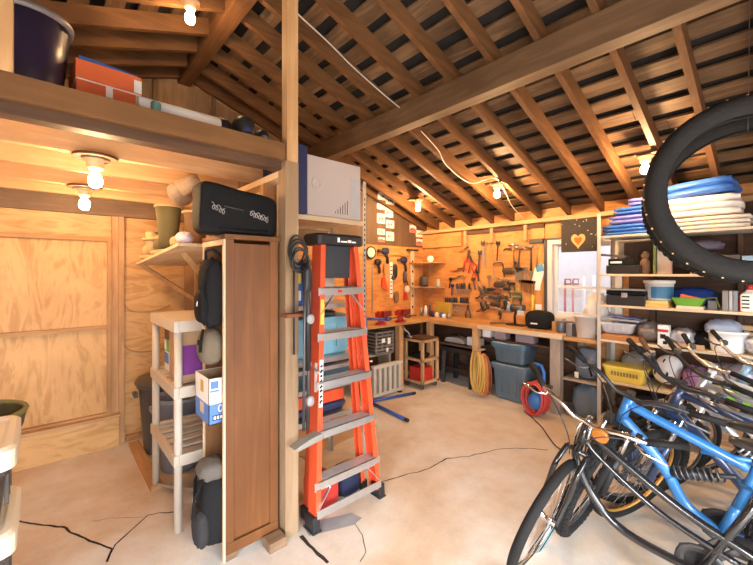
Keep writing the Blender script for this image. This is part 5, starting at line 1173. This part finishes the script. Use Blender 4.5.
sh_blob('bag', 'black lumpy bag behind the wooden block', 'bag', 692, 712, 3, .13, blackfab, dep=.2, dy=.1, seed=9)
t = thing('pail', 'white plastic pail filled with blue and white cloth on the lower middle shelf', 'pail', (S(727,3,.12), FY0+.13, SZ[3]+.001))
part('body', print_white, t, lambda b: b.lathe([(.10,0),(.105,.01),(.118,.10),(.125,.16),(.135,.16),(.135,.18),(.122,.18),(.10,.03),(0,.03)], n=24))
part('contents', plain('cloth_bluewhite', (.38,.45,.58), .8, .4, bump=.4, scale=25), t, lambda b: b.blob((-.03,0,.2), (.12,.10,.07), 2.4, 20, 10, amp=.25, fr=8))
t, w = sh_box('box', 'long brown carton on the lower middle shelf, upper of two at right', 'box', 729, 770, 3, .10, card, dep=.22, dy=.20, z0=.125)
part('print', print_black, t, lambda b: b.box(-.13,.09,-.1115,-.11,.045,.06))
sh_box('box', 'long brown carton on the lower middle shelf, lower of two at right', 'box', 731, 770, 3, .12, card, dep=.22, dy=.20)
sh_blob('plastic_bag', 'clear bag at the right end of the lower middle shelf', 'bag', 744, 765, 3, .13, MATS['bag_clear'], dep=.18, amp=.25, fr=8, seed=14)
# --- fifth shelf
t = thing('basket', 'yellow plastic basket with slotted sides on the low shelf', 'basket', (S(621.5,4,.1)+.03, FY0+.14, SZ[4]+.001))
yl = plain('basket_yellow', (.85,.66,.10), .4)
def f(b):
    b.rring([(.03,0),(.0,.145),(.006,.147),(.034,.012)], .37, .24, .04)
part('body', yl, t, f)
part('rim', yl, t, lambda b: b.rring([(.002,.13),(-.008,.132),(-.008,.15),(.006,.15)], .37, .24, .05))
part('slot', plain('slot_brown', (.40,.25,.10), .7), t, lambda b: [b.box(-.10+k*.026,-.086+k*.026,-.116,-.112,.06,.10) for k in range(9)])
sh_blob('bag', 'grey brown bag standing behind the yellow basket', 'bag', 619, 652, 4, .24, plain('bag_greybrown', (.24,.21,.18), .8, bump=.4), dep=.18, dy=.26, amp=.15)
hm_ = thing('helmet', 'white bicycle helmet on the low shelf right of the yellow basket', 'helmet', (S(654,4,.1)+.09, FY0+.19, SZ[4]+.001)); hm_.rotation_euler = (R_(60), 0, R_(-20)); hm_.location.z += .165
part('shell', print_white, hm_, lambda b: b.blob((0,0,.0), (.11,.14,.10), 2.3, 24, 14, flatb=-.03))
part('vent', print_black, hm_, lambda b: [b.blob((x,y,.085-.9*abs(x)*.3), (.012,.035,.015)) for x in (-.05,0,.05) for y in (-.06,.04)])
sh_blob('bag', 'violet and white patterned bag on the low shelf', 'bag', 680, 707, 4, .22, plain('bag_violet', (.42,.22,.48), .7, .4, bump=.3, scale=18), dep=.3, dy=.02, seed=5)
t = tote('storage_bin', 'lime green open bin on the low shelf at right', (S(729,4,.08), FY0+.09, SZ[4]+.001), 0, .37, .22, .13, plain('lime', (.38,.75,.14), .4), None)
sh_blob('plastic_bag', 'pale lilac plastic bag lying above the lime bin', 'bag', 708, 760, 4, .14, plain('bag_lilac', (.52,.50,.62), .4, .3, bump=.5, scale=22), dep=.36, dy=.03, z0=.135, amp=.2, fr=7, seed=8)
sh_blob('bag', 'dark bundle on the bottom shelf behind the bicycles', 'bag', 612, 690, 5, .22, plain('bundle_dark', (.06,.06,.07), .8), dep=.3, seed=3)
sh_box('box', 'brown carton on the bottom shelf behind the bicycles', 'box', 700, 760, 5, .24, card, dep=.3)
# ================================================================== bicycles
spokem = plain('spoke_steel', (.62,.62,.63), .3, .9)
gripm = plain('grip_rubber', (.012,.012,.012), .7); saddm = plain('saddle_black', (.028,.025,.023), .38)
chainm = plain('chain_grey', (.09,.085,.08), .4, .8)
def wheel(parent, c, axis, Rr, tr, rimm, tyrem, knob=False, name='wheel', wall=None, S=Matrix(), nsp=28, disc=True):
    """a spoked wheel: rim with spokes, tyre and hub as its own pieces; S maps wheel space (axis y) to the bike"""
    b = MB(); b.T = S
    Rm = Rr-tr*1.55
    rw = max(1, tr/.028); prof = [(Rm-.012,-.010*rw), (Rm+.006,-.013*rw), (Rm+.010,0), (Rm+.006,.013*rw), (Rm-.012,.010*rw), (Rm-.018,0)]
    n = 48; vs = []; fs = []
    for i in range(n):
        a = 2*pi*i/n
        for r, y in prof: vs.append((r*cos(a), y, r*sin(a)))
    k = len(prof)
    for i in range(n):
        for j in range(k):
            i2, j2 = (i+1) % n, (j+1) % k; fs.append((i*k+j, i2*k+j, i2*k+j2, i*k+j2))
    b.add(vs, fs, 0, True)
    for i in range(nsp):
        a = 2*pi*i/nsp; s = 1 if i % 2 else -1; a2 = a+(.9 if (i//2) % 2 else -.9)
        b.tube([(.024*cos(a2), s*.03,   .024*sin(a2)), ((Rm-.012)*cos(a), 0, (Rm-.012)*sin(a))], .0010, 4, 1)
    w = b.build(name, [rimm, spokem], parent)
    b = MB(); b.T = S
    n, k = 56, 14; vs = []; fs = []
    for i in range(n):
        a = 2*pi*i/n
        for j in range(k):
            t = 2*pi*j/k; r = (Rr-tr)+tr*cos(t)
            if knob and cos(t) > .15 and (i+j) % 2: r += .0055
            vs.append((r*cos(a), tr*.98*sin(t), r*sin(a)))
    for i in range(n):
        for j in range(k):
            i2, j2 = (i+1) % n, (j+1) % k; fs.append((i*k+j, i2*k+j, i2*k+j2, i*k+j2))
    b.add(vs, fs, 0, not knob)
    if knob:
        for i in range(n):
            for q, (t0, wd) in enumerate(((0, .34), (.75, .26), (-.75, .26))):
                a = 2*pi*(i+.5*(q > 0))/n; r = (Rr-tr)+(tr+.002)*cos(t0); y = tr*sin(t0)
                ca, sa = cos(a), sin(a); hw_, ht = tr*wd, Rr*pi/n*.55
                p = V((r*ca, y, r*sa)); rad = V((ca*cos(t0), sin(t0), sa*cos(t0))); tan = V((-sa, 0, ca)); sid = rad.cross(tan)
                v8 = [p+rad*e*.005+sid*f*hw_+tan*g*ht for e in (-.4, 1) for f in (-1, 1) for g in (-1, 1)]
                b.add(v8, [(0,1,3,2), (4,6,7,5), (0,4,5,1), (2,3,7,6), (0,2,6,4), (1,5,7,3)])
    ms = [tyrem]
    b.build('tyre', ms, w)
    if wall:
        b = MB(); b.T = S
        for s in (-1, 1):
            vs = []; fs = []
            for i in range(n):
                a = 2*pi*i/n
                for t in (R_(108), R_(150)):
                    r = (Rr-tr)+tr*1.015*cos(t); vs.append((r*cos(a), s*tr*1.0*sin(t), r*sin(a)))
            for i in range(n):
                i2 = (i+1) % n; fs.append((2*i, 2*i2, 2*i2+1, 2*i+1))
            b.add(vs, fs, 0, True)
        o = b.build('sidewall', wall, w)
    b = MB(); b.T = S
    b.lathe([(.012,-.052), (.012,-.032), (.026,-.032), (.026,-.026), (.016,-.022), (.016,.022), (.026,.026), (.026,.032), (.012,.032), (.012,.052)], (0,0,0), (0,1,0), n=14)
    if disc: b.lathe([(.078,-.04), (.078,-.037), (.055,-.037), (.055,-.04)], (0,0,0), (0,1,0), n=28)
    b.build('hub', chrome if not disc else dsteel, w)
    return w
def arc(p, q, bend, n=8):
    p, q, bend = V(p), V(q), V(bend); return [p*(1-t)+q*t+bend*4*t*(1-t) for t in [i/n for i in range(n+1)]]
def smooth(pts, n=6):
    P = [V(p) for p in pts]; Q = []
    for i in range(len(P)-1):
        p0, p1, p2, p3 = P[max(i-1,0)], P[i], P[i+1], P[min(i+2, len(P)-1)]
        for k in range(n):
            t = k/n; Q.append(.5*((2*p1)+(p2-p0)*t+(2*p0-5*p1+4*p2-p3)*t*t+(3*p1-p0-3*p2+p3)*t**3))
    return Q+[P[-1]]
def bike(label, x, y, rz, lean, steer, fm, style='hardtail', forkm=None, barm=None, gm=None, tyrem=rubber, rimm=None, Rr=.34, tr=.024, knob=False, wall=None, barw=.36, rise=.05, z0=0, reflector=None, pitch=0, sweep=.07, headz=.86, seatz=.92, saddle=True, stemup=.10, base=None, label_bar=None, frimm=None, ftyre=None, pedals=True):
    """local frame: +x heads forward, z up, wheels on z = 0; the front end turns about the steering axis"""
    t = thing('bicycle', label, 'bicycle', (x, y, z0), rz, 'bicycles parked side by side' if z0 == 0 else 'bicycles hung from the roof')
    t.rotation_euler = base if base else (R_(lean), R_(pitch), R_(rz))
    rimm = rimm or dsteel; forkm = forkm or fm; barm = barm or black; gm = gm or gripm
    wb_ = .17 if style == 'cruiser' else 0; rear, front = V((-wb_,0,Rr)), V((1.05,0,Rr))
    hx_ = -.06 if style == 'cruiser' else 0; ha, hb = V((.80+hx_,0,headz)), V((.845+hx_,0,headz-.13))   # head tube top / bottom
    adir = (ha-hb).normalized()
    Sx = Matrix.Translation(hb) @ Matrix.Rotation(R_(steer), 4, adir) @ Matrix.Translation(-hb)
    wheel(t, front, None, Rr, tr, frimm or rimm, ftyre or tyrem, knob, 'front_wheel', wall, Sx @ Matrix.Translation(front), disc=style != 'cruiser')
    wheel(t, rear, None, Rr, tr, rimm, tyrem, knob, 'rear_wheel', wall, Matrix.Translation(rear), disc=style != 'cruiser')
    bb = V((.43-wb_*.7,0,.285)); st = V((.26-wb_,0,seatz-.14)); fo = []
    b = MB()
    hw_ = .055 if tr < .03 else .07
    if style == 'cruiser':
        b.tube(smooth([ha-adir*.02, V((.62,0,headz-.10)), V((.36,0,headz-.25)), V((.14,0,.46)), V((-.05,0,.38))]), .017, 10)
        b.tube(smooth([ha-adir*.05, V((.70,0,headz-.13)), V((.45,0,headz-.30)), V((.18,0,.40))]), .013, 8)
        b.tube(smooth([hb, V((.80,0,.60)), V((.72,0,.42)), V((.58,0,.31)), bb]), .019, 10)
        b.tube([bb, st], .016, 10); b.cyl(hb-adir*.01, ha+adir*.01, .02, n=12)
    elif style == 'fullsus':
        b.tube(smooth([ha-adir*.03, V((.62,0,headz-.10)), V((.33,0,.66))]), [.024]*len(smooth([1,2,3] if 0 else [ha, st, bb])), 10)
        b.tube(smooth([hb+adir*.02, V((.70,0,.60)), V((.63,0,.50))]), .030, 10); b.tube(smooth([V((.63,0,.50)), V((.56,0,.36)), bb]), .028, 10)
        b.tube([V((.37,0,.45)), V((.29,0,.70))], .021, 10); b.tube([V((.37,0,.45)), bb], .021, 10); b.tube([V((.50,0,headz-.19)), V((.32,0,.70))], .012, 8)
        b.cyl(hb-adir*.01, ha+adir*.01, .026, n=12)
    else:
        b.tube([ha-adir*.03, st+V((.01,0,-.05))], .019 if style != 'slim' else .015, 10); b.tube([hb+adir*.02, bb], .023 if style != 'slim' else .016, 10); b.tube([bb, st], .017, 10)
        b.cyl(hb-adir*.01, ha+adir*.01, .023, n=12)
    b.cyl(bb+V((0,-.035,0)), bb+V((0,.035,0)), .024, n=12)
    for s in (-1, 1):
        b.tube([bb+V((-.02,s*.03,0)), V((.2-wb_,s*hw_,Rr-.02)), rear+V((0,s*(hw_+.005),0))], .010, 8)
        b.tube([st+V((0,s*.02,-.06)) if style != 'fullsus' else V((.36,s*.02,.58)), V((.14-wb_,s*hw_,(st.z+Rr)/2-.02)), rear+V((0,s*(hw_+.005),0))], .009, 8)
    b.build('frame', fm, t)
    if style in ('fullsus', 'shock'):
        p0, p1 = (V((.62,0,.52)), V((.37,0,.60))) if style == 'fullsus' else (V((.55,0,.62)), V((.36,0,.44)))
        b = MB(); b.cyl(p0, p0.lerp(p1,.6), .024, n=12); b.cyl(p0.lerp(p1,.5), p1, .012, n=10)
        L = (p1-p0); q = L.normalized(); o1 = q.orthogonal().normalized(); o2 = q.cross(o1)
        b.tube([p0+L*(.05+.75*i/70)+o1*.030*cos(i*.72)+o2*.030*sin(i*.72) for i in range(71)], .005, 5, 1)
        b.build('shock', [black, lgreyp if style == 'shock' else dsteel], t)
    # fork
    b = MB(); b.T = Sx
    cr = hb-adir*.02
    if style == 'cruiser' or style == 'slim':
        b.tube([cr+V((0,-.055,0)), cr+V((0,.055,0))], .014, 8)
        for s in (-1, 1): b.tube(smooth([cr+V((0,s*.05,0)), V((.90,s*.055,.60)), V((.96,s*.055,.46)), front+V((0,s*.055,0))]), [.014]*13+[.011]*6, 9)
    else:
        b.bar(cr+V((0,-.075,0)), cr+V((0,.075,0)), .05, .035)
        for s in (-1, 1):
            b.cyl(cr+V((0,s*.065,0)), cr.lerp(front,.45)+V((0,s*.065,0)), .015, n=10, m=1); b.cyl(cr.lerp(front,.40)+V((0,s*.065,0)), front+V((0,s*.065,-.02)), .021, n=10)
        b.tube([cr.lerp(front,.42)+V((.03,-.065,0)), cr.lerp(front,.36)+V((.06,0,.02)), cr.lerp(front,.42)+V((.03,.065,0))], .012, 8)
    b.build('fork', [forkm, chrome if style != 'mtbblack' else alu], t)
    # stem, bar
    b = MB(); b.T = Sx
    if style == 'cruiser':
        tp_ = ha+adir*stemup; b.cyl(ha, tp_, .013, n=10); b.tube([tp_-adir*.01, tp_+V((.05,0,.01))], .014, 8)
        for s in (-1, 1): b.tube([ha+V((.03,s*.028,-.15)), ha+V((.035,s*.028,.0)), tp_+V((.02,s*.02,-.02))], .006, 6)
        bc_ = tp_+V((.05,0,.01))
    else:
        tp_ = ha+adir*.05; b.cyl(ha, tp_, .02, n=10); bc_ = tp_+V((.075,0,.03)); b.bar(tp_-adir*.015, bc_, .035, .03)
    b.build('stem', chrome if style == 'cruiser' else (alu if style == 'slim' else black), t)
    b = MB(); b.T = Sx
    L1 = [bc_+V((0,0,0))]
    def side(s): return smooth([bc_, bc_+V((.005,s*.06,.004)), bc_+V((-.005,s*.14,rise)), bc_+V((-.03,s*(barw-.12),rise+.01)), bc_+V((-sweep,s*barw,rise+.012))], 5)
    pts = list(reversed(side(-1)))+side(1)[1:]
    b.tube(pts, .0115, 9)
    hbar = b.build('handlebar', barm, t)
    for s in (-1, 1):
        e0, e1 = bc_+V((-.03,s*(barw-.12),rise+.01)), bc_+V((-sweep-.004,s*(barw+.008),rise+.012))
        b = MB(); b.T = Sx; b.tube([e0, e0.lerp(e1,.5), e1], [.0165,.0155,.0175], 10); b.build('grip', gm, hbar)
        b = MB(); b.T = Sx; l0 = e0+V((.0,-s*.03,0)); b.tube([l0, l0+V((.03,0,-.015)), l0+V((.045,s*.04,-.022)), l0+V((.035,s*.13,-.025))], .006, 6)
        b.obox(l0, (.03,.025,.03)); b.build('brake_lever', dsteel if style != 'cruiser' else chrome, hbar)
    b = MB(); b.T = Sx
    for s in (-1, 1): b.tube(smooth([bc_+V((-.01,s*(barw-.16),rise+.0)), bc_+V((.09,s*.10,rise+.03)), bc_+V((.10,s*.03,-.05)), hb+V((.05,s*.02,-.02))]), .003, 5)
    b.build('brake_cable', black, t)
    if reflector:
        b = MB(); b.T = Sx; rc = bc_+V((.03,reflector,-.005)); b.cyl(rc+V((-.012,0,0)), rc+V((.006,0,0)), .036, n=20); b.build('reflector', plain('amber_reflector', (.42,.15,.02), .3), t)['label'] = 'round amber reflector'
    # saddle, post
    if saddle:
        sp0 = st+V((-.0,0,-.1)); sp1 = V((.225-wb_,0,seatz-.03))
        if style == 'fullsus': sp0, sp1 = V((.31,0,.68)), V((.255,0,.83))
        b = MB(); b.cyl(sp0, sp1, .014, n=10); b.build('seat_post', alu, t)
        b = MB(); z = sp1.z+.03; ww = .075 if style != 'cruiser' else .11
        secs = [(-.13,ww*.8,.025), (-.10,ww,.035), (-.03,ww*.85,.035), (.04,ww*.45,.03), (.10,.024,.026), (.14,.018,.018)]
        vs = []; fs = []; n = 12
        for xx, w_, h_ in secs:
            for k in range(n):
                a = 2*pi*k/n; vs.append((sp1.x+xx+.01, w_*cos(a), z+h_*sin(a)*(.6 if sin(a) > 0 else 1.0)+(.012 if xx < -.09 else 0)))
        for i in range(len(secs)-1):
            for k in range(n):
                k2 = (k+1) % n; fs.append((i*n+k, i*n+k2, (i+1)*n+k2, (i+1)*n+k))
        fs += [tuple(range(n))[::-1], tuple((len(secs)-1)*n+k for k in range(n))]
        b.add(vs, fs, 0, True); b.build('saddle', saddm, t)
    # drive train
    b = MB(); b.lathe([(.085,-.004), (.092,0), (.085,.004), (.06,.004), (.06,-.004)], bb+V((0,-.05,0)), (0,1,0), n=28)
    for s in (-1, 1): b.bar(bb+V((0,s*.06,0)), bb+V((s*.115,s*.075,-s*.12)), .022, .014, up=(0,1,0))
    b.build('crankset', dsteel if style != 'slim' else alu, t)
    if pedals:
        for s in (-1, 1): part('pedal', black, t, lambda b: b.obox(bb+V((s*.115,s*.125,-s*.12)), (.09,.085,.022)), .004)
    b = MB(); c0, c1 = bb+V((0,-.05,0)), rear+V((0,-.045,0))
    b.tube([c0+V((0,0,.09)), c1+V((0,0,.045)), c1+V((-.04,0,.02)), c1+V((-.04,0,-.02)), c1+V((0,0,-.045)), c0+V((0,0,-.09)), c0+V((.07,0,-.06)), c0+V((.09,0,0)), c0+V((.07,0,.06))], .005, 5, closed=True)
    b.lathe([(.05,-.02), (.035,.01), (.0,.012)], c1, (0,1,0), n=18)
    b.build('chain', chainm, t)
    if style == 'cruiser': part('kickstand', dsteel, t, lambda b: b.tube([bb+V((-.08,.04,-.02)), bb+V((-.10,.14,-.26))], .008, 6))
    return t
def place(label, hx, hy, rz, lean, steer, fm, **k):
    """put the front hub over a point of the floor"""
    a = R_(rz); return bike(label, hx-1.05*cos(a), hy-1.05*sin(a), rz, lean, steer, fm, **k)
blackp = plain('gloss_black', (.012,.012,.013), .22, coat=.6)
bluef = plain('bike_blue', (.025,.17,.44), .3, coat=.5, var=.05)
navyf = plain('bike_navy', (.025,.045,.11), .3, coat=.5); silverf = plain('bike_silver', (.55,.55,.56), .28, .7); whitef = plain('bike_white', (.66,.65,.62), .3, coat=.4)
greyf = plain('bike_grey', (.20,.21,.225), .35, coat=.3); cyanf = plain('bike_pale_blue', (.22,.36,.48), .3, coat=.4)
goldrim = plain('rim_gold', (.62,.33,.08), .35, .5); tealwall = plain('sidewall_teal', (.30,.48,.50), .7); browng = plain('grip_brown', (.16,.075,.035), .6)
place('black cruiser bicycle with chrome bars and pale tyre walls, nearest the camera', -1.0, 2.16, 177, -6, 92, blackp, style='cruiser', barm=chrome, rimm=chrome, wall=tealwall, barw=.36, rise=.04, reflector=.08, stemup=.06, sweep=.12, headz=.79, tr=.025)
place('blue full suspension mountain bicycle, second from the camera', -.85, 2.52, 180, -6, 86, bluef, style='fullsus', forkm=black, knob=True, tr=.034, barw=.37, headz=.87)
place('navy mountain bicycle with gold rims, third from the camera', -.66, 2.80, 178, -7, 68, navyf, rimm=goldrim, tr=.028, barw=.34, headz=.92, rise=.03)
place('black bicycle with a bare spring shock, fourth from the camera', -.70, 2.98, 180, -8, 50, greyf, style='shock', gm=browng, tr=.026, barw=.34, headz=.88, knob=True)
place('silver bicycle with white fork, fifth from the camera', -.62, 3.22, 182, -7, 48, silverf, forkm=whitef, tr=.024, barw=.33, headz=.90, rise=.02)
place('white framed bicycle with silver bars, sixth from the camera', -.60, 3.50, 179, -7, 45, whitef, style='slim', barm=alu, tr=.02, barw=.30, headz=.91, rise=.02)
place('pale blue bicycle beside the storage shelving, farthest from the camera', -.45, 3.78, 180, -7, 48, cyanf, style='slim', barm=alu, tr=.02, barw=.31, headz=.92, rise=.02)
# bicycles hung under the roof at the right
def hang(label, hubx, huby, hubz, az, roll, steer, fm, **k):
    """hung level from hooks with the front hub at a point"""
    from mathutils import Euler
    t = bike(label, 0, 0, 0, 0, steer, fm, z0=.001, **k)
    E = Euler((R_(roll), 0, R_(az))); t.rotation_euler = E
    p = E.to_matrix() @ V((1.05, 0, k.get('Rr', .34)))
    t.location = V((hubx, huby, hubz))-p; return t
hang('grey bicycle hung from the roof at the upper right behind the loose tyres', .30, 2.36, 1.86, 172, -4, 30, greyf, tr=.03, Rr=.34, headz=.92)
def tyre(label, c, n, Ro, tr, wide, knob):
    n = V(n).normalized(); q = V((0,0,1)).rotation_difference(n).to_matrix(); c = V(c)
    t = thing('tyre', label, 'tyre', (c.x, c.y, c.z-Ro), 0, 'loose tyres hung at the upper right'); o = V((0,0,Ro))
    # an open casing: outer tread, two walls, two beads
    prof = [(Ro-tr*1.7, -wide*.45), (Ro-tr*1.55, -wide*.62), (Ro-tr*.9, -wide*.95), (Ro-tr*.35, -wide*.9), (Ro-tr*.08, -wide*.5), (Ro, 0), (Ro-tr*.08, wide*.5), (Ro-tr*.35, wide*.9), (Ro-tr*.9, wide*.95), (Ro-tr*1.55, wide*.62), (Ro-tr*1.7, wide*.45),
            (Ro-tr*1.55, wide*.5), (Ro-tr*.9, wide*.85), (Ro-tr*.4, wide*.78), (Ro-tr*.15, 0), (Ro-tr*.4, -wide*.78), (Ro-tr*.9, -wide*.85), (Ro-tr*1.55, -wide*.5)]
    b = MB(); N, k = 72, len(prof); vs = []; fs = []
    for i in range(N):
        a = 2*pi*i/N
        for r, z in prof: vs.append(o + q @ V((r*cos(a), r*sin(a), z)))
    for i in range(N):
        for j in range(k):
            i2, j2 = (i+1) % N, (j+1) % k; fs.append((i*k+j, i2*k+j, i2*k+j2, i*k+j2))
    b.add(vs, fs, 0, True); b.build('casing', rubber, t)
    b = MB()
    if knob:
        for i in range(N):
            for s in (-.62, 0, .62):
                a = 2*pi*(i+.5*(s == 0))/N; p = V((cos(a), sin(a), 0)); tn = V((-sin(a), cos(a), 0)); ax_ = V((0,0,1)); ctr = p*(Ro-tr*.1*(s != 0)+.002)+ax_*wide*s
                v8 = [o + q @ (ctr+p*e_*.006+ax_*f_*wide*.18+tn*g_*.008) for e_ in (-.6, 1) for f_ in (-1, 1) for g_ in (-1, 1)]
                b.add(v8, [(0,1,3,2), (4,6,7,5), (0,4,5,1), (2,3,7,6), (0,2,6,4), (1,5,7,3)])
        b.build('tread', rubber, t)
    else:
        for i in range(0, N):
            if i % 2: continue
            a = 2*pi*i/N; p = V((cos(a), sin(a), 0)); ctr = p*(Ro-tr*.02)
            b.obox(o + q @ (ctr+V((0,0,wide*.18))), (.006,.006,.006))
        b.build('markings', plain('amber_mark', (.75,.50,.22), .5), t)
    return t
ta = tyre('smooth black tyre with a row of amber dots hung at the upper right, nearer', W(755, 188, d=1.36), (.45,-.9,.02), .345, .045, .038, False)
tb_ = tyre('knobbly black tyre hung at the upper right, behind the smooth one', W(748, 197, d=1.56), (.12,-1,.10), .36, .042, .030, True)
for (t_, lab) in ((ta, 'wire from the rafters holding the smooth tyre'), (tb_, 'wire from the rafters holding the knobbly tyre')):
    x, y, z = t_.location; z += .62
    cable('wire', [(x, y, zu(y)), (x+.004, y, (zu(y)+z)/2), (x, y, z+.02)], .0015, dsteel, lab, 'wire')
for x, lab in ((.72, 'steel hook rod from the rafters holding the hung bicycle'),):
    solo('hook', steel, lambda b: b.tube([(x, 2.36, zu(2.36)), (x, 2.36, 2.36), (x+.03, 2.36, 2.30), (x+.06, 2.36, 2.34)], .006, 6), lab, 'hook')
